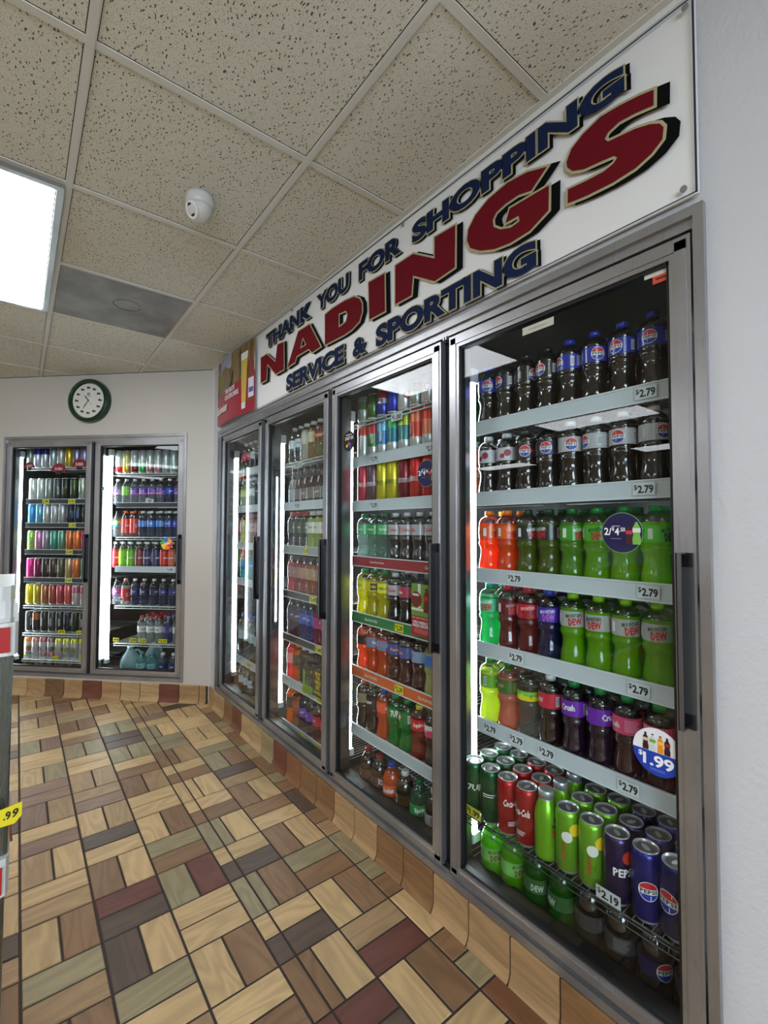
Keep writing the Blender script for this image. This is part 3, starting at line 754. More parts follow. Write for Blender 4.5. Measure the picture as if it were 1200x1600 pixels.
sku('dew_bright', 'lime green soda bottle with green cap', 'soda', (160, 232, 10), (24, 160, 72), (90, 205, 40), dewmarks((20, 80, 60), (30, 30, 30)), clear=.15)
sku('baja', 'teal soda bottle', 'soda', (16, 176, 112), (20, 170, 150), (80, 200, 150), dewmarks((230, 255, 240), (200, 30, 40)), clear=.2)
sku('dew_red', 'dark red soda bottle', 'soda', (92, 8, 20), (190, 30, 50), (96, 12, 30), dewmarks((230, 150, 150), (210, 50, 60)), clear=.08)
sku('dew_red2', 'red soda bottle with pink-red label', 'soda', (120, 8, 26), (196, 34, 60), (190, 24, 50), dewmarks((250, 180, 180), (120, 10, 20)), clear=.08)
sku('dew_purple', 'indigo soda bottle with blue cap', 'soda', (26, 22, 84), (46, 62, 190), (54, 34, 150), dewmarks((220, 210, 255), (180, 90, 210)), clear=.08)
sku('dew_diet', 'green soda bottle with silver label', 'soda', (130, 196, 14), (150, 216, 30), (168, 172, 168), dewmarks((24, 70, 40), (190, 30, 40)), clear=.15)
sku('lemonade', 'pale yellow-green drink bottle', 'soda', (206, 222, 74), (30, 140, 60), (104, 170, 40), [('text', 'LEMON', 0, 0, .036, .012, (230, 240, 200)), ('lines', .055, 0, .024, .03, (230, 240, 200), 6), ('bars', -.05, 0, .012, .03)], clear=.15)
sku('pinklem', 'salmon pink drink bottle', 'soda', (226, 136, 112), (20, 96, 50), (60, 104, 40), [('text', 'LEMON', 0, 0, .036, .012, (220, 160, 150)), ('lines', .055, 0, .024, .03, (220, 160, 150), 6), ('bars', -.05, 0, .012, .03)], clear=.1)
sku('lemlime', 'clear soda bottle with yellow-banded black label', 'soda', (120, 122, 120), K_, (24, 30, 20), [('bars', .05, 0, .012, .03), ('disc', .028, -.004, .009, (220, 60, 40)), ('vtext', 'STARRY', 0, 0, .034, .008, K_)], zones=[(.0, .33, (226, 214, 20)), (.33, .66, (110, 190, 40))], clear=.55)
sku('cherry_red', 'dark soda bottle with red label, white cap', 'soda', (30, 12, 12), W_, (200, 40, 66), genmarks('CHERRY', (250, 210, 215)), clear=.05)
sku('grape', 'grape soda bottle with purple label', 'soda', (34, 12, 34), (30, 140, 70), (112, 40, 176), [('text', 'Crush', 0, .002, .04, .018, W_, {'off': .04, 'ang': .08}), ('bars', .05, 0, .012, .03), ('lines', .07, 0, .016, .02, W_, 4), ('text', 'Crush', -.08, .002, .04, .018, W_, {'off': .04, 'ang': .08})], clear=.05)
sku('straw', 'dark soda bottle with pink label', 'soda', (60, 12, 24), (30, 150, 70), (226, 80, 130), [('lines', 0, 0, .036, .03, (245, 180, 205), 7), ('bars', .035, 0, .013, .034), ('text', 'Crush', -.05, 0, .04, .016, W_, {'off': .04})], clear=.08)
sku('straw_clear', 'rosy soda bottle with pale pink label', 'soda', (74, 26, 32), (36, 150, 60), (230, 110, 130), genmarks('Crush'), clear=.25)
sku('orange_crush', 'vivid orange soda bottle', 'soda', (240, 84, 6), (240, 110, 20), (232, 70, 30), genmarks('Crush'), clear=.1)
# cans of the nearest cooler
def canmarks(word, c=W_, z=.09, w=.05, h=.02, R=.0325):
    return [('text', word, 0, z, w, h, c, {'off': .03, 'shear': .15}), ('text', word, -.1, z, w, h, c, {'off': .03, 'shear': .15}), ('bars', .055, z*.9, .016, .03)]
sku('green_can', 'dark green soda can', 'can', (12, 92, 48), marks=canmarks('7UP'), cat='can')
sku('ginger_can', 'deep green ginger ale can', 'can', (16, 84, 44), marks=canmarks('Ginger Ale', W_, .09, .05, .014))
sku('coke_can', 'red cola can', 'can', (176, 12, 26), marks=canmarks('Coca-Cola', W_, .10, .058, .022)+[('lines', 0, .04, .03, .014, W_, 3)])
sku('dewalu', 'lime aluminium bottle with silver cap', 'albottle', (124, 196, 30), marks=[('text', 'mtn', -.004, .098, .022, .012, K_, {'off': .03}), ('text', 'DEW', .002, .08, .034, .02, (190, 26, 44), {'off': .03, 'ang': .15}), ('disc', 0, .115, .010, (20, 110, 70)), ('disc', .006, .03, .008, (20, 90, 50)), ('bars', .06, .07, .014, .03)])
sku('spark_can', 'lime green can with yellow burst', 'can', (120, 186, 40), marks=[('disc', .01, .12, .016, (244, 214, 40)), ('disc', -.012, .10, .014, (235, 235, 225)), ('vtext', 'dew', -.02, .06, .05, .014, (190, 40, 40)), ('bars', .04, .06, .014, .03), ('disc', -.09, .11, .016, (244, 214, 40))])
sku('spark_can2', 'green can with pale stripes', 'can', (96, 150, 30), marks=[('disc', 0, .1, .018, (210, 226, 160)), ('lines', 0, .06, .05, .05, (60, 110, 40), 5), ('disc', .1, .1, .018, (210, 226, 160))])
sku('pepsi_can', 'navy blue cola can', 'can', (24, 30, 100), marks=[('roundel', .004, .085, .022), ('roundel', -.1, .085, .022), ('lines', .05, .07, .02, .04, W_, 5)])
sku('pepsi_can_red', 'navy can with red swirl', 'can', (34, 20, 74), marks=[('disc', .012, .12, .016, (190, 50, 30)), ('text', 'PEPSI', 0, .085, .05, .02, W_, {'off': .03}), ('text', 'PEPSI', -.1, .085, .05, .02, W_, {'off': .03})])
sku('blue_can', 'royal blue cola can', 'can', (26, 30, 122), marks=[('roundel', -.02, .08, .02), ('roundel', .08, .08, .02), ('vtext', 'SUGAR', .03, .07, .04, .01, W_)])
# bottles on the floor of the nearest cooler
sku('dew_big', 'large green soda bottle', 'litre', (110, 200, 8), K_, (120, 190, 90), [('text', 'MOUNTAIN', 0, .010, .04, .011, K_, {'ang': .05}), ('text', 'DEW', .004, -.008, .036, .018, (120, 20, 20), {'off': .03, 'ang': .05}), ('text', 'DEW', .1, -.008, .036, .018, (120, 20, 20), {'off': .03}), ('text', 'DEW', -.1, -.008, .036, .018, (120, 20, 20), {'off': .03})], clear=.25)
sku('dew_big_dark', 'large dark green soda bottle', 'litre', (30, 110, 14), K_, (60, 96, 50), [('text', 'DEW', .0, -.004, .036, .018, (200, 210, 190), {'off': .03}), ('text', 'DEW', -.1, -.004, .036, .018, (200, 210, 190), {'off': .03})], clear=.25)
sku('cola_big', 'large black cola bottle with grey label', 'litre', (16, 12, 12), K_, (54, 54, 58), [('lines', 0, 0, .04, .03, (120, 120, 124), 6), ('bars', .06, 0, .014, .03)], clear=.03)
sku('pepsi_big', 'large black cola bottle with roundel label', 'litre', (14, 12, 16), (30, 34, 120), (24, 24, 70), [('roundel', 0, 0, .0195), ('roundel', -.1, 0, .0195), ('bars', .06, 0, .014, .03)], clear=.03)
# second cooler
sku('c_7', 'silver and green soda can', 'scan', (150, 160, 152), zones=[(.5, .8, (70, 110, 60))], marks=[('disc', 0, .08, .012, (160, 40, 40))])
sku('c_dr', 'green can with red emblem', 'scan', (60, 100, 50), marks=[('disc', 0, .06, .014, (176, 36, 36)), ('disc', .09, .06, .014, (176, 36, 36))])
sku('c_pep', 'two-tone red and blue cola can', 'scan', (40, 50, 150), zones=[(.68, .95, (170, 26, 46)), (.5, .68, (210, 210, 214))], marks=[('text', 'PEPSI', 0, .07, .05, .016, (20, 20, 60), {'off': .03})])
sku('c_blue', 'plain blue soda can', 'scan', (44, 54, 170), marks=[('disc', .1, .06, .012, W_)])
sku('c_white', 'white can with red ring', 'scan', (200, 200, 200), marks=[('disc', 0, .065, .016, (170, 30, 40)), ('disc', 0, .065, .010, (220, 220, 220))])
for k, col, col2, d, w in (('t_sil', (206, 210, 206), (186, 60, 60), 'pale silver tall can', 'ICE'), ('t_gr', (84, 130, 80), (180, 50, 60), 'green tall can with red band', 'BUZZ'),
                        ('t_bl', (60, 120, 176), (120, 180, 210), 'blue tall can', 'ICE'), ('t_te', (40, 120, 140), (70, 170, 110), 'teal tall can with green top', 'BUZZ'),
                        ('t_ol', (60, 126, 130), (170, 190, 70), 'teal tall can with yellow-green top', 'BUZZ'), ('t_rd', (190, 70, 60), (216, 120, 90), 'red-orange tall can', 'JAVA'),
                        ('t_or', (206, 120, 90), (196, 60, 50), 'salmon tall can with white script', 'JAVA')):
    sku(k, d, 'tallcan', col, zones=[(.62, .86, col2), (.05, .3, (188, 192, 192))], marks=[('vtext', w, 0, .09, .05, .016, W_), ('vtext', w, .1, .09, .05, .016, W_)], kind='tall_drink_can')
sku('t_lime', 'deep green tall can with lime burst', 'tallcan', (16, 110, 50), marks=[('disc', 0, .07, .02, (190, 214, 60)), ('disc', -.1, .07, .02, (190, 214, 60)), ('vtext', 'STARRY', .0, .12, .05, .014, (230, 240, 200))], kind='tall_drink_can')
def kick(k, col, d, c2=W_):
    sku(k, d, 'tallcan', col, marks=[('vtext', 'KICKSTART', 0, .09, .11, .018, c2), ('vtext', 'KICKSTART', -.1, .09, .11, .018, c2), ('lines', .05, .06, .02, .06, rgbmul(col, .6), 6)], kind='tall_drink_can')
kick('k_dark', (104, 78, 88), 'plum-grey energy can'); kick('k_yel', (206, 196, 30), 'yellow energy can', (60, 60, 20)); kick('k_red', (120, 16, 34), 'dark red energy can')
kick('k_red2', (204, 34, 38), 'bright red energy can'); kick('k_or', (216, 110, 60), 'orange energy can'); kick('k_pink', (190, 60, 80), 'pink energy can')
sku('sprite', 'clear soda bottle with green label', 'soda', (128, 140, 136), (20, 120, 70), (80, 184, 110), genmarks('Sprite'), clear=.6)
sku('sprite_d', 'clear soda bottle with deep green label', 'soda', (110, 124, 116), (20, 90, 50), (30, 150, 70), genmarks('Sprite'), clear=.6)
sku('coke_diet', 'cola bottle with silver label, white cap', 'soda', COLA, W_, (176, 178, 182), [('text', 'Coke', 0, 0, .036, .016, (190, 20, 34), {'off': .03}), ('bars', .055, 0, .013, .03), ('lines', .08, 0, .018, .03, (80, 80, 84), 6), ('rect', -.03, 0, .012, .03, (200, 60, 70))], clear=.04)
sku('mello', 'yellow soda bottle with green cap', 'soda', (214, 206, 20), (20, 140, 50), (224, 218, 40), [('text', 'MELLO', 0, 0, .036, .012, (30, 100, 40), {'off': .03}), ('bars', .055, 0, .013, .03), ('vtext', 'YELLO', -.04, 0, .03, .01, K_)], clear=.15)
sku('mello2', 'yellow soda bottle with black label print', 'soda', (206, 196, 14), (16, 110, 40), (204, 190, 30), [('rect', 0, 0, .04, .03, (40, 40, 16)), ('text', 'MELLO', 0, 0, .034, .010, (224, 200, 40), {'off': .03}), ('bars', .055, 0, .013, .03)], clear=.15)
sku('cola_pink', 'cola bottle with pink-red label', 'soda', COLA, K_, (176, 60, 84), genmarks('Coke'), clear=.04)
sku('cola_white', 'cola bottle with white label', 'soda', COLA, K_, (190, 186, 184), genmarks('Coke', (60, 60, 60)), clear=.04)
sku('fanta', 'orange soda bottle with black label', 'soda', (236, 98, 30), K_, (34, 26, 30), genmarks('Fanta', (240, 130, 50)), clear=.08)
sku('fanta_b', 'orange soda bottle with blue-grey label', 'soda', (220, 88, 24), K_, (120, 124, 160), genmarks('Fanta'), clear=.08)
sku('root', 'dark red soda bottle with blue label', 'soda', (66, 14, 18), K_, (66, 84, 150), genmarks('Fanta', (250, 150, 90)), clear=.08)
sku('root_s', 'dark red soda bottle with silver-blue label', 'soda', (58, 12, 20), K_, (130, 150, 184), genmarks('Berry', (40, 60, 130)), clear=.08)
sku('minute', 'pale lemonade bottle with blue label', 'soda', (206, 206, 140), W_, (40, 110, 190), genmarks('Lemon', (240, 240, 240)), clear=.15)
sku('rb', 'dark root beer bottle with pale label', 'soda', (40, 22, 14), (170, 110, 80), (150, 130, 100), genmarks('A&W', (60, 30, 20)), clear=.05)
sku('rb2', 'dark soda bottle with brown label', 'soda', (28, 14, 14), K_, (52, 34, 30), genmarks('A&W'), clear=.05)
sku('sunkist', 'orange soda bottle with blue cap', 'soda', (232, 92, 40), (40, 60, 170), (236, 92, 60), genmarks('Sunkist'), clear=.08)
sku('seven', 'green soda bottle with black lettering', 'soda', (34, 150, 60), (30, 150, 70), (30, 120, 50), [('text', '7UP', 0, 0, .034, .026, W_, {'off': .04}), ('disc', .014, .004, .007, (200, 30, 40)), ('text', '7UP', -.09, 0, .034, .026, W_, {'off': .04}), ('bars', .055, 0, .013, .03)], clear=.3)
sku('squirt', 'red soda bottle with yellow cap', 'soda', (150, 24, 20), (236, 214, 40), (206, 30, 34), [('text', 'Squirt', 0, 0, .04, .018, W_, {'off': .03, 'ang': .1}), ('text', 'Squirt', -.08, 0, .04, .018, W_, {'off': .03, 'ang': .1}), ('disc', .03, .01, .006, (236, 214, 40))], clear=.1)
sku('drpink', 'dark soda bottle with pink and white label', 'soda', (32, 14, 18), K_, (214, 60, 110), genmarks('Cream'), zones=[(.6, 1.0, (230, 220, 222))], clear=.05)
sku('drp', 'large dark soda bottle, red cap', 'litre', (40, 18, 16), (150, 30, 40), (96, 60, 60), [('text', 'Dr', -.012, .008, .018, .012, W_, {'off': .03}), ('text', 'Pepper', 0, -.006, .04, .014, W_, {'off': .03}), ('text', 'Pepper', -.1, -.006, .04, .014, W_, {'off': .03})], clear=.1)
sku('sunk_big', 'large orange soda bottle, blue cap', 'litre', (230, 90, 30), (40, 70, 180), (232, 100, 50), [('text', 'Sunkist', 0, 0, .05, .02, W_, {'off': .04, 'ang': .1}), ('text', 'Sunkist', .1, 0, .05, .02, W_, {'off': .04, 'ang': .1})], clear=.1)
sku('aw_big', 'large dark root beer bottle, white cap', 'litre', (44, 26, 14), W_, (60, 40, 20), [('disc', 0, 0, .018, (214, 196, 150)), ('text', 'A&W', 0, 0, .044, .02, K_, {'off': .05}), ('text', 'A&W', -.1, 0, .044, .02, W_, {'off': .05})], clear=.1)
sku('sprite_big', 'large clear soda bottle, green cap', 'litre', (90, 120, 104), (20, 110, 60), (24, 140, 70), [('text', 'Sprite', 0, 0, .05, .022, W_, {'off': .04, 'ang': .1}), ('text', 'Sprite', .1, 0, .05, .022, W_, {'off': .04, 'ang': .1})], clear=.6)
sku('dcoke_big', 'large dark cola bottle, white cap', 'litre', (26, 16, 16), W_, (156, 150, 156), [('text', 'Coke', 0, .004, .04, .018, (170, 20, 40), {'off': .03}), ('lines', .06, 0, .03, .03, (80, 80, 90), 6), ('bars', -.05, 0, .014, .03)], clear=.05)
# third + corner coolers
def simple(k, d, shape, liq, cap, labc, clear=.2, word=None, **kw):
    sku(k, d, shape, liq, cap, labc, genmarks(word, W_ if sum(labc) < 450 else K_) if (word and labc) else (), clear=clear, **kw)
simple('w_clear', 'clear water bottle', 'water', None, W_, (200, 214, 220), word='water')
simple('cream', 'cream coloured drink bottle', 'juice', (214, 210, 190), W_, (196, 196, 180), .05, 'shake')
simple('tan', 'tan coffee drink bottle', 'juice', (170, 128, 70), W_, (200, 190, 160), .05, 'coffee')
simple('fruit', 'purple and yellow labelled juice bottle', 'juice', (150, 140, 90), W_, (110, 20, 60), .1, 'FRUIT', zones=[(.3, .6, (214, 150, 40))])
simple('yelcap', 'dark bottle with yellow label', 'juice', (40, 36, 30), K_, (232, 200, 30), .1, 'GOLD')
simple('tea', 'slim amber glass bottle', 'glassb', (92, 58, 44), (60, 50, 44), (120, 110, 104), .25, 'tea')
simple('tea_c', 'slim clear glass bottle', 'glassb', (150, 156, 152), (120, 30, 26), (150, 160, 164), .5, 'tea')
simple('blk', 'black drink bottle', 'juice', (24, 30, 34), (190, 60, 60), (60, 74, 60), .1, 'dark')
simple('grn', 'pale green juice bottle, white cap', 'juice', (190, 206, 110), W_, (206, 212, 190), .1, 'green')
simple('orj', 'orange juice bottle', 'juice', (214, 130, 40), W_, (220, 190, 160), .1, 'juice')
simple('pinkj', 'dusky pink drink bottle', 'juice', (176, 76, 90), (90, 84, 88), (150, 110, 110), .15, 'peach')
simple('rosej', 'rose drink bottle', 'juice', (186, 90, 76), (90, 84, 88), (176, 130, 110), .15, 'rose')
simple('amber', 'amber tea bottle', 'juice', (176, 108, 44), (90, 84, 88), (170, 140, 100), .15, 'tea')
simple('purp', 'dark purple drink bottle', 'juice', (52, 34, 60), (40, 36, 44), (70, 60, 90), .15, 'grape')
simple('bluej', 'blue sports drink bottle', 'juice', (40, 70, 150), (36, 44, 60), (60, 90, 170), .2, 'ice')
simple('magj', 'magenta sports drink bottle', 'juice', (156, 20, 96), (40, 36, 44), (170, 50, 120), .2, 'berry')
simple('coral', 'coral pink sports drink bottle', 'juice', (244, 80, 96), (240, 110, 110), (240, 150, 150), .15, 'fruit')
simple('orsp', 'orange sports drink bottle', 'juice', (244, 130, 20), (240, 150, 40), (90, 80, 60), .15, 'orange')
simple('orbr', 'amber-brown sports drink bottle', 'juice', (170, 100, 50), (180, 110, 50), (176, 84, 50), .15, 'orange')
simple('whcap', 'grey sports bottle, white cap', 'juice', (80, 74, 70), W_, (60, 56, 54), .2, 'zero')
simple('grpv', 'purple-labelled water bottle', 'water', (70, 60, 84), (60, 50, 70), (120, 70, 170), .4, 'acai')
simple('redv', 'red-labelled water bottle', 'water', (120, 50, 60), (60, 30, 30), (200, 40, 60), .4, 'cherry')
simple('w_red', 'water bottle with red label', 'water', None, W_, (216, 70, 90), word='water')
simple('w_dark', 'dark-capped water bottle', 'water', (60, 66, 64), K_, (50, 50, 54), .5, 'water')
simple('w_lime', 'water bottle with lime label', 'water', (150, 170, 120), W_, (190, 214, 30), .4, 'lime')
simple('w_straw', 'yellowish juice bottle', 'juice', (200, 196, 130), (190, 100, 90), (180, 170, 130), .3, 'pear')
simple('w_pink', 'pinkish juice bottle', 'juice', (186, 140, 136), (190, 80, 84), (190, 160, 156), .3, 'peach')
simple('w_aqua', 'aqua drink bottle with bright blue label', 'water', (110, 190, 190), (200, 120, 90), (30, 140, 200), .4, 'aqua')
simple('w_tall', 'tall clear water bottle, blue cap', 'tallw', None, (30, 70, 190), (190, 206, 214), word='water')
simple('w_tall2', 'tall clear water bottle, teal cap', 'tallw', None, (40, 160, 160), (176, 200, 200), word='water')
# right back cooler
def tcan(k, d, bot, top=(196, 204, 200)):
    sku(k, d, 'tallcan', top, zones=[(.06, .3, bot)], marks=[('vtext', 'TEA', 0, .11, .05, .018, (90, 100, 96))], kind='tall_drink_can')
tcan('tc_red', 'tall silver can with red base', (206, 20, 34)); tcan('tc_yel', 'tall pale yellow can with gold base', (206, 160, 40), (216, 206, 140))
tcan('tc_dred', 'tall silver can with dark red base', (120, 24, 40)); tcan('tc_grn', 'tall silver can with green base', (40, 170, 80)); tcan('tc_pk', 'tall silver can with pink base', (176, 120, 124))
tcan('tc_gy', 'tall grey can', (150, 160, 160), (170, 184, 182))
simple('wv', 'clear bottle with violet label', 'water', (150, 150, 160), (206, 206, 206), (100, 60, 170), .5, 'berry', zones=[(.0, .3, (200, 120, 190))])
simple('wg', 'clear bottle with lime green label', 'water', (150, 156, 150), (206, 206, 206), (130, 200, 60), .5, 'lime', lab=(.074, .145))
simple('wmint', 'clear bottle with lime and blue label', 'water', (150, 160, 160), K_, (170, 206, 80), .5, 'mint', zones=[(0, .4, (60, 150, 190))])
simple('wor', 'clear bottle with orange-red label', 'water', (140, 120, 116), (240, 90, 30), (220, 50, 30), .5, 'orange', lab=(.03, .145))
simple('wbl', 'clear water bottle with blue label', 'water', (90, 100, 120), W_, (40, 110, 200), .5, 'water')
simple('wbl2', 'clear water bottle with dark blue label', 'water', (80, 90, 120), W_, (20, 60, 170), .5, 'water')
def vit(k, d, c, lc=W_):
    sku(k, d, 'water', c, W_, c, [('vtext', 'vitamin', 0, 0, .07, .012, lc), ('vtext', 'vitamin', .09, 0, .07, .012, lc), ('lines', .04, 0, .02, .06, lc, 8)], clear=.1, lab=(.03, .132))
vit('v_red', 'red vitamin drink bottle', (200, 24, 40)); vit('v_lime', 'lime vitamin drink bottle', (140, 190, 30), (40, 80, 20)); vit('v_grn', 'green vitamin drink bottle', (110, 176, 30))
vit('v_mar', 'maroon vitamin drink bottle', (130, 40, 44)); vit('v_nav', 'navy vitamin drink bottle', (44, 34, 80)); vit('v_ind', 'indigo vitamin drink bottle', (50, 44, 96)); vit('v_scar', 'scarlet vitamin drink bottle', (196, 40, 30)); vit('v_or', 'orange vitamin drink bottle', (214, 96, 60))
simple('wpp', 'clear bottle with pink-purple label', 'water', (170, 170, 180), K_, (150, 80, 160), .6, 'plum')
simple('wrd', 'milky bottle with red label', 'water', (190, 188, 184), (230, 160, 150), (206, 40, 40), .3, 'ACTIVE', lab=(.03, .128))
simple('wnv', 'clear water bottle with navy label', 'water', (70, 76, 100), W_, (30, 40, 110), .5, 'water')
simple('wdrop', 'clear bottle with navy droplet label', 'water', (64, 72, 92), W_, (34, 44, 84), .5, 'pure')
simple('redcap', 'clear square water bottle, red cap', 'water', (170, 172, 172), (206, 24, 34), (206, 210, 208), .5, 'essentia')
simple('bluecap', 'clear bottle, blue label and cap', 'water', (100, 110, 150), (90, 130, 200), (34, 40, 130), .5, 'core')
simple('tealw', 'teal-tinted water bottle', 'litre', (110, 160, 160), (80, 160, 160), (120, 176, 180), .5, 'spring')
simple('navyw', 'dark blue-labelled water bottle', 'litre', (90, 110, 130), W_, (40, 60, 110), .5, 'water')
# cans of the left back cooler
def ecan(k, d, col, top=None, c2=None, shape='can'):
    z = []
    if top: z = [(.6, .9, top)]
    c2 = c2 or ((30, 30, 34) if sum(col) > 330 else (210, 214, 210))
    sku(k, d, shape, col, zones=z, marks=[('vtext', 'ENERGY', 0, .08, .07, .018, c2), ('vtext', 'ENERGY', .07, .08, .07, .018, c2), ('vtext', 'ENERGY', -.07, .08, .07, .018, c2)], kind='energy_drink_can', cat='can')
ecan('e_gs', 'grey-green can', (110, 120, 112), shape='tallcan'); ecan('e_bs', 'silver can with deep blue top', (184, 188, 206), (38, 30, 150), shape='tallcan'); ecan('e_bs2', 'silver can with navy top', (176, 180, 190), (40, 36, 110), shape='tallcan')
ecan('e_pb', 'pale blue-grey can', (160, 176, 186), shape='tallcan'); ecan('e_ps', 'pale silver can', (190, 190, 180), shape='tallcan'); ecan('e_yl', 'gold-yellow can', (206, 176, 40), shape='tallcan'); ecan('e_pv', 'silver-violet can', (150, 140, 176), shape='tallcan')
ecan('e_wh', 'white can', (206, 212, 208), shape='tallcan'); ecan('e_gy', 'mid grey can', (140, 146, 142), shape='tallcan'); ecan('e_dg', 'dark grey can', (70, 74, 74), shape='tallcan')
ecan('e_bk', 'black can with green claw mark', (24, 30, 22), None, (110, 160, 60), shape='tallcan'); ecan('e_gn', 'black-green can with lime top', (34, 44, 26), (60, 80, 40), (140, 190, 60), shape='tallcan'); ecan('e_sg', 'silver-green can', (170, 180, 164), shape='tallcan')
ecan('e_sky', 'sky blue can', (60, 140, 196)); ecan('e_sk2', 'pale blue can', (100, 160, 190)); ecan('e_si', 'silver can', (176, 178, 178)); ecan('e_si2', 'silver can with grey print', (164, 164, 168))
ecan('e_nb', 'black and blue can', (22, 26, 40), None, (70, 130, 220)); ecan('e_k', 'plain black can', (26, 26, 30))
ecan('e_lm', 'lime green can', (140, 200, 70)); ecan('e_pk', 'pink can', (206, 136, 176)); ecan('e_mv', 'mauve-grey can', (150, 136, 150)); ecan('e_tl', 'teal can', (70, 150, 130)); ecan('e_tg', 'grey-green teal can', (100, 150, 126))
ecan('e_or', 'orange can', (206, 110, 50)); ecan('e_o2', 'bright orange can', (224, 116, 50))
ecan('e_mg', 'magenta can', (206, 40, 120)); ecan('e_mk', 'magenta-black can', (120, 20, 70)); ecan('e_br', 'black-brown can', (50, 40, 36)); ecan('e_b2', 'dark rosy brown can', (66, 44, 44)); ecan('e_ol', 'dark olive can', (84, 84, 60)); ecan('e_tn', 'tan can with red mark', (186, 160, 120), None, (150, 50, 40))
ecan('e_ye', 'yellow can', (226, 206, 20)); ecan('e_yo', 'yellow-olive can', (190, 170, 50)); ecan('e_cp', 'copper can', (176, 110, 76)); ecan('e_rc', 'red-brown can', (160, 80, 66)); ecan('e_ro', 'rose can', (190, 80, 96)); ecan('e_co', 'coral can', (206, 96, 90)); ecan('e_wr', 'white can with pink top', (206, 190, 196), (190, 110, 130))
ecan('e_d1', 'charcoal can', (60, 62, 66)); ecan('e_d2', 'charcoal can with orange mark', (56, 50, 50), (176, 96, 56)); ecan('e_d3', 'charcoal can with silver print', (44, 48, 52)); ecan('e_d4', 'navy-black can', (34, 38, 60)); ecan('e_d5', 'black can with green print', (36, 44, 36), None, (110, 190, 110))
def hseries(k, d, c):
    sku(k, d, 'can', (206, 204, 204), zones=[(.78, .92, c)], marks=[('disc', a, .075, .02, rgbmul(c, .6)) for a in (0, .07, -.07)]+[('disc', a, .075, .014, (206, 204, 204)) for a in ()]+[('lines', 0, .03, .04, .02, (90, 90, 94), 3)], kind='energy_drink_can', cat='can')
hseries('h_or', 'white can with orange top', (220, 130, 70)); hseries('h_pe', 'white can with peach top', (206, 130, 110)); hseries('h_rs', 'white can with rose top', (180, 100, 110)); hseries('h_gr', 'white can with grey-pink top', (150, 120, 126)); hseries('h_ye', 'white can with yellow top', (206, 206, 60)); hseries('h_ly', 'white can with lime-yellow top', (196, 200, 70))

# ================================================================== SHELVES
RAILS = {'white': (196, 206, 212), 'red': (150, 36, 44), 'green': (40, 120, 62), 'orange': (206, 96, 44), 'silver': (176, 184, 188), 'black': (52, 54, 58), 'clear': (150, 160, 160)}
WIRE = pbr('white_wire', (206, 210, 206), .35)
def shelf(bk, u0, u1, z, label, style='white', tags=(), depth=.55, words=(), vfront=.085, group=None, wire=None):
    W2 = wire or WIRE
    """z = centre of the price rail; tags = (u, text, colour)"""
    t = thing('shelf', label, 'shelf', bank(bk, (u0+u1)/2, vfront, z), RZ[bk], group or 'wire shelves inside the coolers')
    w = (u1-u0)/2; c = (u0+u1)/2
    mb = MB()
    n = int((u1-u0)/.022)
    for k in range(n+1):
        x = -w+.006+(2*w-.012)*k/n; mb.tube((x, .004, .004), (x, depth, .004), .0016, W2, 5)
    for y in (.01, depth*.5, depth-.005): mb.tube((-w+.004, y, .0008), (w-.004, y, .0008), .0028, W2, 6)
    mb.obj('wire_rack', t)
    if style == 'wire':
        mb = MB()
        for dz in (-.016, .0): mb.tube((-w, .0, dz), (w, .0, dz), .0032 if W2 is WIRE else .0016, W2, 6)
        for k in range(9): x = -w+.01+(2*w-.02)*k/8; mb.tube((x, 0, -.016), (x, 0, .0), .0018 if W2 is WIRE else .001, W2, 5)
        mb.obj('front_wire', t)
    else:
        m = pbr('rail_'+style, RAILS[style], .4); lipm = pbr('rail_lip', (216, 222, 226), .35)
        mb = MB(); hh = .021 if style != 'black' else .018
        mb.prism([(-.004, -hh), (.002, -hh), (.002, hh), (-.003, hh)], 'x', -w, w, m)
        mb.box(-w, w, -.0055, .002, hh-.001, hh+.0025, lipm); mb.box(-w, w, -.0065, .002, -hh-.0025, -hh+.001, lipm)
        for (x0, s, wd, col) in words: put_text(mb, s, x0-c-wd/2, -.006, x0-c+wd/2, .006, paint(col), y=-.0062, off=.01)
        rail = mb.obj('price_rail', t)
        if style not in ('white', 'silver'): rail['label'] = style+' price rail'
    yf = -.0068 if style != 'wire' else -.0045
    for (ux, s, col, *rest) in tags:
        wd = rest[0] if rest else .052; hd = .030; dz = rest[1] if len(rest) > 1 else 0
        mb = MB(); pm = paint(col, .5, .1)
        mb.box(ux-c-wd/2, ux-c+wd/2, yf-.0012, yf, -hd/2+dz, hd/2+dz, pm)
        if s.startswith('$'):
            put_text(mb, '$', ux-c-wd*.45, -.003+dz, ux-c-wd*.29, .0115+dz, paint(K_), y=yf-.0016, off=.012)
            put_text(mb, s[1:], ux-c-wd*.27, -.0105+dz, ux-c+wd*.43, .0095+dz, paint(K_), y=yf-.0016, off=.035)
        else: put_text(mb, s, ux-c-wd*.4, -.009+dz, ux-c+wd*.4, .009+dz, paint(K_), y=yf-.0016, off=.035)
        mb.obj('price_tag', t)
    return t
SNAME = {1: 'top'}
def sname(k, n): return 'top' if k == 0 else ('bottom' if k == n-1 else ORD[k])
PLUR = {'can': 'cans', 'bottle': 'bottles', 'jug': 'jugs'}
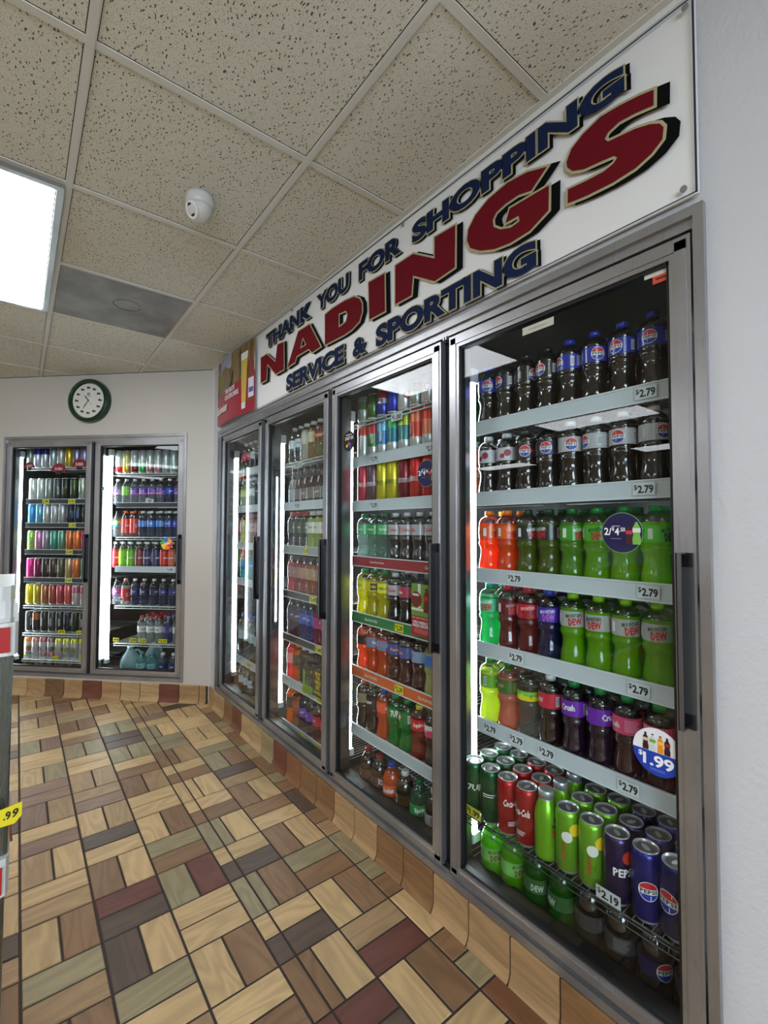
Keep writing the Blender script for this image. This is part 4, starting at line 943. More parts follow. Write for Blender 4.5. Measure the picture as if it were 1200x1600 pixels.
def fill(bk, cool, sh, z, u_first, pitch, keys, rows=1, v0=.125, vstep=.072, face=None, jit=1.1, skip=(), detail=True, lean=None):
    """one lane per key, rows deep; keys run left to right"""
    face = face if face is not None else (.5 if bk == 'R' else .15)
    for r in range(rows):
        for i, k in enumerate(keys):
            if k is None or (r, i) in skip: continue
            S = SKU[k]
            u = u_first+pitch*i; rot = RZ[bk]+face+random.uniform(-jit, jit)
            pos = bank(bk, u+random.uniform(-.0015, .0015), v0+vstep*r+random.uniform(-.001, .001), z)
            nth = ORD[i]+' from left' if i < len(keys)-1 or len(keys) > 8 else ORD[i]+' from left'
            row = '' if rows == 1 else (', front row' if r == 0 else (', second row' if r == 1 else ', third row'))
            lab = '%s, %s%s, %s shelf of %s cooler' % (S['desc'], nth, row, sh, cool)
            ws = lab.split()
            if len(ws) > 16: lab = lab.replace(' from left', '').replace(' shelf of ', ' shelf, ')
            kindp = 'cans' if 'can' in S['shape'] and S['shape'] != 'albottle' else 'bottles'
            place(k, pos, rot, lab, '%s on the %s shelf of the %s cooler' % (kindp, sh, cool), detail=detail)

WT = (214, 220, 224); YT = (226, 222, 40)
# ---------------- nearest cooler (right wall)
C4 = 'nearest'; U0, U1 = -1.03, -.345
Z4 = [1.625, 1.388, 1.137, .897, .650]
T4 = [[(-.492, '$2.79', WT)], [(-.50, '$2.79', WT)], [(-.88, '$2.79', WT), (-.494, '$2.79', WT)], [(-.877, '$2.79', WT), (-.52, '$2.79', WT)],
      [(-.977, '$2.79', WT), (-.877, '$2.79', WT), (-.775, '$2.79', WT), (-.548, '$2.79', WT)]]
K4 = [['pepsi', 'pepsi_dark', 'pepsi_zero', 'pepsi_zero', 'pepsi', 'pepsi', 'pepsi', 'pepsi', 'pepsi'],
      ['diet_cherry', 'diet_cherry', 'wild_cherry', 'pepsi_dark', 'diet', 'diet', 'diet', 'diet', 'diet'],
      ['dew_orange', 'dew_orange', 'dew_zero', 'dew_zero', 'dew_mid', 'dew', 'dew', 'dew_bright', 'dew_bright'],
      ['baja', 'dew_red', 'dew_red2', 'dew_purple', 'dew_diet', 'dew_diet', 'dew_diet', 'dew_diet', 'dew_bright'],
      ['lemonade', 'pinklem', 'lemlime', 'cherry_red', 'grape', 'grape', 'straw', 'straw_clear', 'orange_crush']]
for k, z in enumerate(Z4):
    shelf('R', U0, U1, z, '%s shelf with white price rail in the nearest cooler' % ('top' if k == 0 else ORD[k]), 'white', T4[k])
    fill('R', C4, 'top' if k == 0 else ORD[k], z+.0065, -1.013, .0742, K4[k], rows=2)
shelf('R', U0-.045, U1, .367, 'wire shelf holding the cans in the nearest cooler, under five railed shelves', 'wire', [(-1.0, '$1.99', (200, 196, 60), .058, .03), (-.575, '$2.19', (196, 200, 204), .06, .03)], wire=pbr('dark_wire', (60, 62, 64), .4), vfront=.028, depth=.30)
canrows = ['green_can', 'ginger_can', 'coke_can', 'coke_can', 'dewalu', 'spark_can', 'spark_can', 'pepsi_can_red', 'blue_can', 'pepsi_can']
fill('R', C4, 'can', .3735, -1.031, .0658, canrows, rows=3, v0=.066, vstep=.0735)
shelf('R', U0, U1, .150, 'lowest wire shelf in the nearest cooler, holding large bottles', 'wire', wire=pbr('dark_wire', (60, 62, 64), .4))
fill('R', C4, 'lowest', .1565, -1.01, .083, ['dew_big', 'dew_big', 'dew_big_dark', 'dew_big_dark', 'cola_big', 'cola_big', 'pepsi_big', 'cola_big'], rows=1, v0=.128)

# ---------------- second cooler
C3 = 'second-nearest'; U0, U1 = -1.77, -1.125
def sh3(z, label, style, tags=(), words=()): return shelf('R', U0, U1, z, label, style, tags, words=words)
sh3(1.765, 'top wire shelf with small soda cans in the second-nearest cooler', 'wire', [(-1.45, '$1.00', WT, .07, -.02)])
fill('R', C3, 'top', 1.7715, -1.735, .072, ['c_7', 'c_dr', 'c_pep', 'c_blue', 'c_white', 'c_7', 'c_white'], rows=1)
sh3(1.59, 'second shelf, white rail, holding tall coloured cans in second-nearest cooler', 'white', [(-1.6, '$2.79', WT), (-1.25, '$2.79', WT), (-1.16, '$2.79', WT)])
fill('R', C3, 'second', 1.5965, -1.735, .0725, ['t_sil', 't_gr', 't_bl', 't_te', 't_ol', 't_rd', 't_or', 't_lime', 't_lime'], rows=2)
sh3(1.39, 'third shelf, white rail, holding energy cans in second-nearest cooler', 'white', [(-1.6, '$2.59', WT)])
fill('R', C3, 'third', 1.3965, -1.735, .0725, ['k_pink', 'k_dark', 'k_yel', 'k_yel', 'k_red', 'k_red2', 'k_red2', 'k_or', 'k_or'], rows=2)
sh3(1.143, 'fourth shelf with red price rail in second-nearest cooler', 'red', [(-1.16, '$2.39', YT)], [(-1.58, 'Coca-Cola products', .1, W_), (-1.25, 'Coca-Cola', .06, W_)])
fill('R', C3, 'fourth', 1.1495, -1.730, .0745, ['sprite', 'sprite_d', 'sprite', 'coke_diet', 'coke_diet', 'coke_diet', 'coke_diet', 'sprite_d'], rows=2)
sh3(.893, 'fifth shelf with green price rail in second-nearest cooler', 'green', [(-1.43, '$2.39', YT)], [(-1.62, '20oz FLAVORS', .09, W_)])
fill('R', C3, 'fifth', .8995, -1.730, .0745, ['mello', 'mello2', 'mello', 'coke_diet', 'cola_pink', 'cola_white', 'cola_pink', 'cola_pink'], rows=2)
sh3(.652, 'sixth shelf with orange price rail in second-nearest cooler', 'orange', [(-1.43, '$2.39', YT)], [(-1.62, '20oz FLAVORS', .09, W_), (-1.28, '20oz FLAVORS', .08, W_)])
fill('R', C3, 'sixth', .6585, -1.730, .0745, ['fanta', 'fanta_b', 'fanta_b', 'root', 'root', 'root_s', 'minute', 'minute'], rows=2)
sh3(.393, 'seventh shelf with silver rail in second-nearest cooler', 'silver')
fill('R', C3, 'seventh', .3995, -1.730, .0745, ['rb', 'rb2', 'sunkist', 'seven', 'seven', 'squirt', 'drpink', 'drpink'], rows=1)
sh3(.125, 'lowest shelf holding large bottles in the second-nearest cooler', 'wire')
fill('R', C3, 'lowest', .1315, -1.70, .084, ['drp', 'drp', 'sunk_big', 'aw_big', 'sprite_big', 'dcoke_big', 'dcoke_big'], rows=1, v0=.128)

# ---------------- third cooler
C2 = 'third'; U0, U1 = -2.47, -1.86
Z2 = [1.656, 1.413, 1.169, .921, .678, .438, .190]
S2 = ['wire', 'white', 'clear', 'black', 'black', 'silver', 'silver']
T2 = [[(-2.28, '$2.29', WT, .05, -.02)], [(-2.3, '$1.59', WT)], [(-2.2, '$2.59', YT)], [(-2.12, '$2.49', YT, .07)], [(-2.06, '$2.49', YT, .06)], [(-2.2, '$2.29', YT, .06), (-2.05, '$2.29', YT, .06)], [(-2.22, '$2.19', YT, .06), (-2.08, '$2.19', YT, .06)]]
K2 = [['w_clear', 'w_clear', 'cream', 'tan', 'fruit', 'fruit', 'yelcap', 'yelcap'], ['tea_c', 'tea', 'tea', 'tea', 'tea', 'tea_c', 'tea_c', 'tea'], ['blk', 'blk', 'blk', 'grn', 'grn', 'orj', 'orj', 'orj'],
      ['pinkj', 'pinkj', 'rosej', 'amber', 'rosej', 'amber', 'pinkj', 'pinkj'], ['purp', 'purp', 'bluej', 'bluej', 'magj', 'magj', 'magj', 'bluej'], ['coral', 'orsp', 'whcap', 'whcap', 'purp', 'whcap', 'orbr'], ['orsp', 'orbr', 'grpv', 'grpv', 'redv', 'redv', 'grpv']]
for k, z in enumerate(Z2):
    sn = 'top' if k == 0 else ORD[k]
    shelf('R', U0, U1, z, '%s shelf in the third cooler from the near end' % sn, S2[k], T2[k])
    fill('R', C2, sn, z+.0065, -2.425, .0745, K2[k], rows=1)
# ---------------- corner cooler
C1 = 'corner'; U0, U1 = -3.19, -2.61
Z1 = [1.668, 1.419, 1.169, .926, .660, .398, .150]
K1 = [['w_red', 'w_red', 'w_clear', 'w_dark', 'w_dark', 'w_dark'], ['w_lime', 'w_lime', 'w_clear', 'w_dark', 'w_pink', 'w_dark'], ['w_straw', 'w_straw', 'w_pink', 'w_pink', 'w_pink', 'w_straw'],
      ['w_aqua', 'w_aqua', 'w_aqua', 'w_clear', 'w_clear', 'w_aqua'], ['w_pink', 'w_pink', 'w_clear', 'w_clear', 'w_red', 'w_clear'], ['w_tall', 'w_tall', 'w_tall', 'w_tall2', 'w_tall2', 'w_tall'], ['w_clear', 'w_clear', 'w_clear', 'w_dark', 'w_clear', 'w_clear']]
for k, z in enumerate(Z1):
    if k == 4: continue
    sn = 'top' if k == 0 else ORD[k if k < 4 else k-1]
    shelf('R', U0, U1, z, '%s shelf in the corner cooler beside the back wall' % sn, 'white' if k < 6 else 'wire', [(-2.95, '$2.49', YT)] if k == 5 else [])
    sp = .0900 if k == 5 else .0780
    fill('R', C1, sn, z+.0065, -3.15, sp, K1[k], rows=1)

# ---------------- left back-wall cooler
CL = 'left back-wall'; U0, U1 = -3.34, -2.69
ZL = [1.771, 1.500, 1.308, 1.093, .868, .657, .438, .230, .115]
KL = [['e_gs', 'e_bs', 'e_bs2', 'e_pb', 'e_ps', 'e_yl', 'e_pv', 'e_pv', 'e_bs'],
      ['e_wh', 'e_wh', 'e_gy', 'e_dg', 'e_bk', 'e_gn', 'e_sg', 'e_sg', 'e_wh'],
      ['e_sky', 'e_sk2', 'e_si', 'e_si', 'e_si2', 'e_nb', 'e_nb', 'e_k', 'e_k'],
      ['e_lm', 'e_pk', 'e_mv', 'e_tl', 'e_tg', 'e_or', 'e_o2', 'e_mg', 'e_or'],
      ['e_mg', 'e_mk', 'e_br', 'e_b2', 'e_ol', 'e_tn', 'e_or', 'e_tl', 'e_br'],
      ['e_ye', 'e_yo', 'e_cp', 'e_rc', 'e_ro', 'e_co', 'e_wr', 'e_wr', 'e_ro'],
      ['e_d1', 'e_d2', 'e_d3', 'e_d1', 'e_d3', 'e_d4', 'e_d5', 'e_d4', 'e_d1'],
      ['h_or', 'h_pe', 'h_rs', 'h_gr', 'h_ye', 'h_ly', 'h_ly', 'h_ye', 'h_or'],
      ['h_ye', 'h_gr', 'h_rs', 'h_rs', 'h_or', 'h_or', 'h_rs', 'h_ye', 'h_gr']]
SL = ['wire', 'black', 'black', 'black', 'black', 'wire', 'wire', 'wire', 'wire']
TL = [[], [(-3.16, '1.99', YT, .06), (-2.93, '4.29', YT, .06)], [(-2.92, '3.29', YT, .06)], [(-2.94, '3.49', YT, .06)], [(-2.94, '3.49', YT, .06)], [], [(-2.99, '2/$5', YT, .06, .02), (-2.83, '3.29', YT, .06, .02)], [(-3.04, '2.49', YT, .05, .02)], []]
for k, z in enumerate(ZL):
    sn = 'top' if k == 0 else ORD[k]
    shelf('B', U0, U1, z, '%s shelf of cans in the left back-wall cooler' % sn, SL[k], TL[k], vfront=.13)
    kk = KL[k]
    st, pt_ = {0: (-3.36, .0700), 1: (-3.328, .0745)}.get(k, (-3.330, .0692))
    fill('B', CL, sn, z+.0065, st, pt_, kk, rows=2 if k not in (0, 8) else 1, v0=.182, vstep=.070, detail=False)
# ---------------- right back-wall cooler
CR = 'right back-wall'; U0, U1 = -2.545, -1.93
ZR = [1.716, 1.468, 1.211, .964, .673, .382, .115]
KR = [['tc_red', 'tc_yel', 'tc_dred', 'tc_grn', 'tc_pk', 'tc_pk', 'tc_gy', 'tc_gy', 'tc_gy'], ['wv', 'wg', 'wv', 'wv', 'wv', 'wv', 'wbl2', 'wv'], ['wmint', 'wor', 'wor', 'wbl', 'wbl', 'wbl', 'wbl2', 'wbl2'],
      ['v_red', 'v_lime', 'v_grn', 'v_mar', 'v_nav', 'v_ind', 'v_scar', 'v_or'], ['wpp', 'wrd', 'wnv', 'wdrop', 'wdrop', 'wnv', 'wnv', 'wnv'], [None, None, None, 'redcap', 'redcap', 'redcap', 'bluecap', 'redcap'], []]
SR = ['wire', 'black', 'wire', 'white', 'wire', 'wire', 'wire']
TR = [[], [], [], [(-2.08, '$1.99', WT)], [(-2.50, '$2.49', WT, .07, .055)], [(-2.52, '4/$5', YT, .05, .03), (-2.38, '$3.99', YT, .06, .03), (-2.30, '$5.29', YT, .06, .03), (-2.13, '$2.59', YT, .07, .03)], []]
for k, z in enumerate(ZR):
    sn = 'top' if k == 0 else ORD[k]
    shelf('B', U0, U1, z, '%s shelf in the right back-wall cooler' % sn, SR[k], TR[k], vfront=.13)
    if KR[k]: st, pt_ = {0: (-2.565, .0672), 3: (-2.585, .0700), 4: (-2.566, .0800), 5: (-2.565, .0740)}.get(k, (-2.575, .0745))
    fill('B', CR, sn, z+.0065, st, pt_, KR[k], rows=3 if k == 5 else (2 if k in (2, 3) else 1), v0=.182, vstep=.074, detail=False)
# gallon jugs and large waters on the lowest level
def jug(u, v, z, rz, label):
    t = thing('water_jug', label, 'jug', bank('B', u, v, z), RZ['B']+rz, 'jugs on the lowest shelf of the right back-wall cooler')
    m = liquid((176, 206, 206), .35)
    mb = MB(); n = 24
    def sq(th, z_): return 1-.10*abs(math.sin(2*th))**.5*0+0.06*abs(math.cos(2*th))*-1
    mb.lathe([(r, zz, m) for r, zz in ((.06, 0), (.072, .005), (.075, .02), (.075, .10), (.070, .125), (.055, .155), (.032, .185), (.022, .200), (.02, .21))], n, sq)
    mb.obj('jug_body', t)
    mb = MB(); P = [(.028, -.0, .190), (.055, 0, .188), (.074, 0, .17), (.080, 0, .14), (.072, 0, .12)]
    for a, b in zip(P[:-1], P[1:]): mb.tube(a, b, .0095, m, 8)
    mb.obj('handle', t)
    mb = MB(); cm = paint((180, 210, 214)); mb.lathe([(.0225, .205, cm), (.0225, .222, cm), (.02, .224, cm)], 20, lambda th, z_: 1+.02*math.cos(24*th)); mb.obj('cap', t)
jug(-2.46, .215, .1215, .4, 'milky blue water jug at front left of the right back-wall cooler')
jug(-2.36, .375, .1215, -.2, 'milky water jug standing behind the front jug, right back-wall cooler')
for u, v, k, lab in ((-2.345, .19, 'tealw', 'teal-tinted water bottle right of the front jug'), (-2.255, .19, 'tealw', 'second teal-tinted water bottle from the jugs, right back-wall cooler'),
                     (-2.165, .19, 'navyw', 'blue-labelled water bottle, right of the teal bottles, lowest back shelf'), (-2.075, .19, 'navyw', 'blue-labelled water bottle near the right end of the lowest back shelf'), (-1.985, .19, 'navyw', 'rightmost water bottle on the lowest shelf of the back-wall coolers')):
    place(k, bank('B', u, v, .1215), RZ['B']+.2, lab, 'large water bottles on the lowest back shelf')

# ================================================================== SIGNS ON THE GLASS
def glass_sticker(door, uc, zc, build, label):
    d = DOORS[door]; bk = 'B' if door[0] == 'B' else 'R'
    s = None
    # door-local coordinates
    x0 = {'1': (-3.268-2.602)/2, '2': (-2.548-1.846)/2, '3': (-1.812-1.114)/2, '4': (-1.074-.364)/2, 'BL': (-3.386-2.664)/2, 'BR': (-2.632-1.908)/2}[door]
    mb = MB(); build(mb); o = mb.obj('price_sticker', d, (uc-x0, .0076, zc-.184)); o['label'] = label
    return o
def minibottle(mb, x, z, h, liq, lab, y):
    w = h*.16
    pts = [(-w, 0), (w, 0), (w*1.05, h*.25), (w*.8, h*.42), (w, h*.55), (w, h*.68), (w*.35, h*.88), (w*.35, h), (-w*.35, h), (-w*.35, h*.88), (-w, h*.68), (-w, h*.55), (-w*.8, h*.42), (-w*1.05, h*.25)]
    mb.face([(x+a, y, z+b) for a, b in pts], paint(liq)); rect(mb, x-w, x+w, z+h*.5, z+h*.68, paint(lab), y=y-.0002); rect(mb, x-w*.4, x+w*.4, z+h*.93, z+h, paint(K_), y=y-.0002)
def st_450(mb, r=.047, txt=('2/', '$', '4', '.50')):
    disc(mb, 0, 0, r*1.03, paint((120, 160, 120)), y=.0); disc(mb, 0, 0, r, paint((16, 12, 66), .3), y=-.0006, n=40)
    y = -.001
    put_text(mb, '2/', -.042, -.006, -.024, .012, paint(W_), y=y, off=.02); put_text(mb, '$', -.023, .004, -.0175, .014, paint(W_), y=y, off=.02)
    put_text(mb, '4', -.0165, -.006, -.006, .012, paint(W_), y=y, off=.03); put_text(mb, '.50', -.005, .003, .008, .0125, paint(W_), y=y, off=.02)
    rect(mb, -.024, -.004, .0155, .0165, paint(W_), y=y); rect(mb, -.026, -.002, -.0145, -.0138, paint((170, 170, 190)), y=y)
    minibottle(mb, .017, -.026, .046, (60, 14, 30), (196, 40, 50), y); minibottle(mb, .034, -.027, .056, (112, 176, 70), (214, 214, 210), y)
glass_sticker('4', -.522, 1.281, st_450, 'round navy 2/$4.50 sticker')
def st_199(mb):
    r = .052
    disc(mb, 0, 0, r, paint((226, 226, 230), .3), y=0, lo=-.02, n=36); disc(mb, 0, 0, r, paint((24, 62, 168), .3), y=0, hi=-.02, n=36)
    y = -.0008
    for x, c, l in ((-.024, (60, 16, 14), (206, 190, 160)), (-.009, (200, 210, 200), (110, 160, 60)), (.007, (226, 140, 20), (240, 190, 60)), (.021, (40, 14, 14), (150, 30, 30))): minibottle(mb, x, .0, .038, c, l, y)
    put_text(mb, '$', -.040, -.018, -.031, -.005, paint(W_), y=y, off=.02); put_text(mb, '1.99', -.030, -.033, .034, -.007, paint(W_), y=y, off=.03)
    for k in range(2): rect(mb, -.016, .016, -.038-k*.003, -.0372-k*.003, paint((140, 160, 214)), y=y)
glass_sticker('4', -.452, .792, st_199, 'round white and blue $1.99 sticker')
def st_tag(mb): rect(mb, -.05, .05, -.011, .011, paint((190, 188, 170)), y=0); rect(mb, -.03, .03, -.002, .002, paint((160, 158, 144)), y=-.0005)
glass_sticker('4', -.745, 1.857, st_tag, 'blank beige strip')
def st_or(mb):
    rect(mb, -.03, .035, .0, .016, paint((196, 196, 184)), y=0); rect(mb, -.012, .035, -.018, .0, paint((206, 70, 40)), y=0); rect(mb, -.006, .03, -.010, -.006, paint((60, 30, 24)), y=-.0004)
glass_sticker('4', -.432, 1.868, st_or, 'orange and white warning sticker')
glass_sticker('3', -1.197, 1.485, st_450, 'round navy 2/$4.50 sticker')
def st_blk(mb):
    disc(mb, 0, 0, .045, paint((20, 20, 26), .3), y=0, n=36); put_text(mb, '2/$7.50', -.03, .004, .034, .02, paint(W_), y=-.0006, off=.02)
    disc(mb, 0, -.012, .008, paint((206, 60, 40)), y=-.0006); disc(mb, -.015, -.02, .007, paint((206, 206, 40)), y=-.0006); rect(mb, .008, .018, -.034, -.01, paint((50, 70, 180)), y=-.0006); rect(mb, -.022, .022, .026, .029, paint(W_), y=-.0006)
glass_sticker('3', -1.690, 1.672, st_blk, 'round black multi-buy sticker')
def st_multi(mb):
    for k, c in enumerate(((40, 110, 200), (60, 170, 60), (240, 200, 40), (240, 120, 30), (220, 50, 40), (240, 160, 40))):
        a0 = 2*PI*k/6+1.2; mb.face([(0, 0, 0)]+[(.045*math.cos(a0+PI/3*j/6), 0, .045*math.sin(a0+PI/3*j/6)) for j in range(7)], paint(c))
    put_text(mb, '2/$4', -.024, -.008, .024, .010, paint(W_), y=-.0006, off=.03)
glass_sticker('BR', -2.04, 1.170, st_multi, 'round rainbow-coloured price sticker')
def st_small(mb): rect(mb, -.013, .013, -.012, .012, paint((40, 90, 60)), y=0); rect(mb, -.009, .009, -.002, .002, paint((190, 200, 190)), y=-.0005)
glass_sticker('BR', -2.575, 1.59, st_small, 'small green sticker')

# red half-round shelf toppers in the left back cooler
def topper(u, z, r, txt, label):
    t = thing('price_sign', label, 'sign', bank('B', u, .118, z), RZ['B'], 'dark red half-round price signs'); rm = paint((150, 10, 34), .35)
    mb = MB(); n = 24; pts = [(r*math.cos(PI*k/n), r*math.sin(PI*k/n)) for k in range(n+1)]
    mb.prism(pts, 'y', 0, .002, rm); mb.obj('sign_board', t)
    mb = MB(); put_text(mb, txt, -r*.55, r*.12, r*.55, r*.52, paint(W_), y=-.0008, off=.02); mb.obj('lettering', t)
    mb = MB(); mb.box(-r*.35, r*.35, 0, .003, -.022, 0, paint((30, 30, 50))); mb.obj('clip', t)
topper(-3.05, 1.742, .064, '2/$6', 'dark red half-round sign reading 2/$6, second shelf of left back cooler')
topper(-2.868, 1.776, .064, '2/$5', 'dark red half-round sign reading 2/$5, highest of the three')
topper(-3.31, 1.775, .046, '2/$3', 'small dark red half-round sign at far left of left back cooler')
# loose tag hanging in the right back cooler
t = thing('price_tag', 'white tilted price tag hanging over the violet-labelled bottles', 'sign', bank('B', -2.28, .15, 1.505), RZ['B'])
mb = MB(); mb.prism([(-.034, -.012), (.03, -.022), (.036, .01), (-.03, .02)], 'y', 0, .0012, paint((206, 210, 206))); mb.obj('card', t)
mb = MB(); put_text(mb, '$2.49', -.02, -.011, .024, .010, paint(K_), y=-.0008, ang=-.1, off=.01); mb.obj('lettering', t)

# football advert hanging in the second cooler
t = thing('advert_card', 'soft drink advert with football and red lower half, second-nearest cooler', 'sign', bank('R', -1.270, .066, .886), RZ['R']); t.scale = (1, 1, .88)
mb = MB(); y = -.001; GRS = pbr('advert_grass', (110, 150, 50), .5, vary=.35, vscale=260)
w0, w1, zt = -.072, .055, .222
mb.box(w0, w1, 0, .0015, 0, zt, paint((170, 16, 30))); rect(mb, w0, w1, .086, zt, GRS, y=-.0004)
rect(mb, -.036, -.020, .12, zt, paint((226, 228, 220)), y=-.0007); rect(mb, w0, w1, .108, .118, paint((226, 228, 220)), y=-.0007)
disc(mb, -.044, .155, .034, paint((120, 34, 30)), y=-.001, sx=.9); rect(mb, -.064, -.03, .17, .179, paint(W_), y=-.0013); minibottle(mb, .012, .105, .10, (110, 14, 20), (190, 20, 34), -.0016)
mb.obj('card', t)
mb = MB()
put_text(mb, 'REAL GREAT TASTE, ZERO SUGAR', -.066, .074, .052, .080, paint(W_), y=y, off=.01)
put_text(mb, 'WIN WEEKLY', -.064, .052, .022, .064, paint(W_), y=y, off=.04); put_text(mb, 'PRIZE DROPS', -.064, .038, .022, .050, paint(W_), y=y, off=.04)
for k in range(4): rect(mb, -.056, .05, .014+k*.005, .0155+k*.005, paint((226, 150, 156)), y=y)
mb.obj('lettering', t)

# the two energy-drink cards in the third cooler
t = thing('advert_card', 'black and green card with numeral 2, third cooler from near end', 'sign', bank('R', -2.142, .066, .447), RZ['R']); t.scale = (.92, 1, .75)
mb = MB(); mb.box(-.06, .052, 0, .0015, 0, .18, paint((22, 24, 20))); rect(mb, -.06, .052, 0, .05, paint((110, 160, 40)), y=-.0004); rect(mb, -.06, -.034, .05, .13, paint((110, 160, 40)), y=-.0004)
disc(mb, .01, .08, .026, paint((90, 100, 80)), y=-.0004); disc(mb, .012, .08, .018, paint((24, 26, 22)), y=-.0008); disc(mb, .036, .148, .008, paint((206, 160, 30)), y=-.0004); mb.obj('card', t)
mb = MB(); put_text(mb, '2', -.056, .10, -.034, .145, paint((150, 206, 60)), y=-.001, off=.03); mb.obj('lettering', t)
t = thing('advert_card', 'black card with yellow block lettering, third cooler from near end', 'sign', bank('R', -2.042, .066, .452), RZ['R']); t.scale = (.77, 1, .7)
mb = MB(); mb.box(-.066, .06, 0, .0015, 0, .185, paint((12, 12, 12))); mb.obj('card', t)
mb = MB(); YY = paint((226, 196, 20))
for s, za, zb, x in (('BUY', .148, .172, .034), ('THE', .120, .143, .024), ('NRG', .086, .115, .034), ('GET', .050, .081, .028)): put_text(mb, s, -x, za, x, zb, YY, y=-.0008, off=.05)
for k in range(3): rect(mb, -.052, .05-.01*k, .016+k*.009, .020+k*.009, YY, y=-.0008)
mb.obj('lettering', t)

# ================================================================== BANNER
BAN = {'N1': [(-2.6,2.299),(-2.515,2.297),(-2.4,2.218),(-2.374,2.308),(-2.298,2.301),(-2.291,2.148),(-2.394,2.149),(-2.507,2.239),(-2.515,2.147),(-2.596,2.148)],
'A': [(-2.248,2.148),(-2.13,2.301),(-2.013,2.298),(-1.903,2.153),(-1.985,2.149),(-2.018,2.177),(-2.145,2.177),(-2.162,2.151)],
'Ah': [(-2.109,2.205),(-2.080,2.256),(-2.044,2.205)],
'D': [(-1.864,2.292),(-1.807,2.298),(-1.701,2.294),(-1.626,2.284),(-1.584,2.259),(-1.566,2.231),(-1.564,2.196),(-1.583,2.162),(-1.637,2.146),(-1.699,2.142),(-1.862,2.148)],
'Dh': [(-1.746,2.253),(-1.687,2.246),(-1.672,2.223),(-1.687,2.195),(-1.745,2.19)],
'I': [(-1.519,2.301),(-1.413,2.293),(-1.409,2.141),(-1.512,2.144)],
'N2': [(-1.346,2.294),(-1.245,2.292),(-1.133,2.223),(-1.133,2.298),(-1.036,2.291),(-1.038,2.15),(-1.133,2.143),(-1.245,2.212),(-1.254,2.142),(-1.346,2.144)],
'G': [(-0.697,2.277),(-0.747,2.239),(-0.789,2.251),(-0.834,2.25),(-0.869,2.242),(-0.882,2.226),(-0.879,2.203),(-0.855,2.183),(-0.818,2.169),(-0.787,2.172),(-0.789,2.190),(-0.835,2.192),(-0.82,2.228),(-0.692,2.222),(-0.694,2.153),(-0.753,2.127),(-0.818,2.124),(-0.876,2.133),(-0.932,2.155),(-0.971,2.182),(-0.985,2.213),(-0.98,2.247),(-0.95,2.278),(-0.899,2.301),(-0.828,2.31),(-0.762,2.301)],
'S': [(-0.426,2.287),(-0.427,2.251),(-0.466,2.261),(-0.503,2.266),(-0.53,2.259),(-0.539,2.247),(-0.531,2.236),(-0.504,2.231),(-0.467,2.224),(-0.436,2.213),(-0.415,2.2),(-0.407,2.186),(-0.41,2.16),(-0.433,2.142),(-0.468,2.13),(-0.52,2.127),(-0.585,2.132),(-0.638,2.141),(-0.637,2.178),(-0.584,2.171),(-0.543,2.168),(-0.519,2.173),(-0.509,2.182),(-0.516,2.191),(-0.551,2.198),(-0.592,2.205),(-0.623,2.219),(-0.638,2.238),(-0.64,2.254),(-0.626,2.28),(-0.595,2.298),(-0.549,2.311),(-0.503,2.306),(-0.459,2.297)]}
ban = thing('banner', 'long white shop banner with red and navy lettering above the cooler doors', 'banner', bank('R', -1.5, -.002, 2.0), RZ['R'])
VIN = pbr('banner_vinyl', (224, 224, 222), .55, vary=.015, vscale=4)
mb = MB(); bu0, bu1 = -3.32, -.345
zt = lambda u: 2.437+.028*(-u-.34)/3.0
nseg = 60
for k in range(nseg):
    a = bu0+(bu1-bu0)*k/nseg; b = bu0+(bu1-bu0)*(k+1)/nseg
    wv = lambda u, z: -.004-.0035*math.sin(u*3.1)*(1 if z > 2.2 else .3)
    P = [(a+1.5, wv(a, 2.0), .004), (b+1.5, wv(b, 2.0), .004), (b+1.5, wv(b, 2.4), zt(b)-2.0), (a+1.5, wv(a, 2.4), zt(a)-2.0)]
    Q = [(p[0], .002, p[2]) for p in P]
    mb.face(P, VIN); mb.face([P[3], P[2], Q[2], Q[3]], VIN); mb.face([P[1], P[0], Q[0], Q[1]], VIN)
    if k == 0: mb.face([P[0], P[3], Q[3], Q[0]], VIN)
    if k == nseg-1: mb.face([P[2], P[1], Q[1], Q[2]], VIN)
mb.obj('banner_sheet', ban)
TAN = pbr('tan_ink', (168, 164, 126), .8, spec=.15); BLK = pbr('black_ink', (8, 8, 9), .8, spec=.1); RED = pbr('red_ink', (102, 12, 24), .8, spec=.15); NAVY = pbr('navy_ink', (20, 33, 66), .8, spec=.15)
mb = MB(); EDG = paint((34, 36, 62), .5, 0)
mb.box(bu1+1.5-.004, bu1+1.5, -.0105, -.0095, .004, zt(bu1)-2.0, EDG)
for k in range(20):
    a = bu0+(bu1-bu0)*k/20; b = bu0+(bu1-bu0)*(k+1)/20
    mb.face([(a+1.5, -.0105, zt(a)-2.004), (b+1.5, -.0105, zt(b)-2.004), (b+1.5, -.0105, zt(b)-2.0), (a+1.5, -.0105, zt(a)-2.0)], EDG)
mb.face([(bu0+1.5, -.0105, .004), (bu1+1.5, -.0105, .004), (bu1+1.5, -.0105, .007), (bu0+1.5, -.0105, .007)], EDG)
mb.obj('dark_edge', ban)
def layer(mb, pts, holes, off, dx, dz, y, mat):
    vs, fs = poly2d(pts, holes, off); i = len(mb.v); k = mb.mi(mat)
    mb.v += [(p[0]+1.5+dx, y, p[1]-2.0+dz) for p in vs]
    for f in fs: mb.f.append(tuple(i+j for j in f)); mb.m.append(k); mb.sm.append(False)
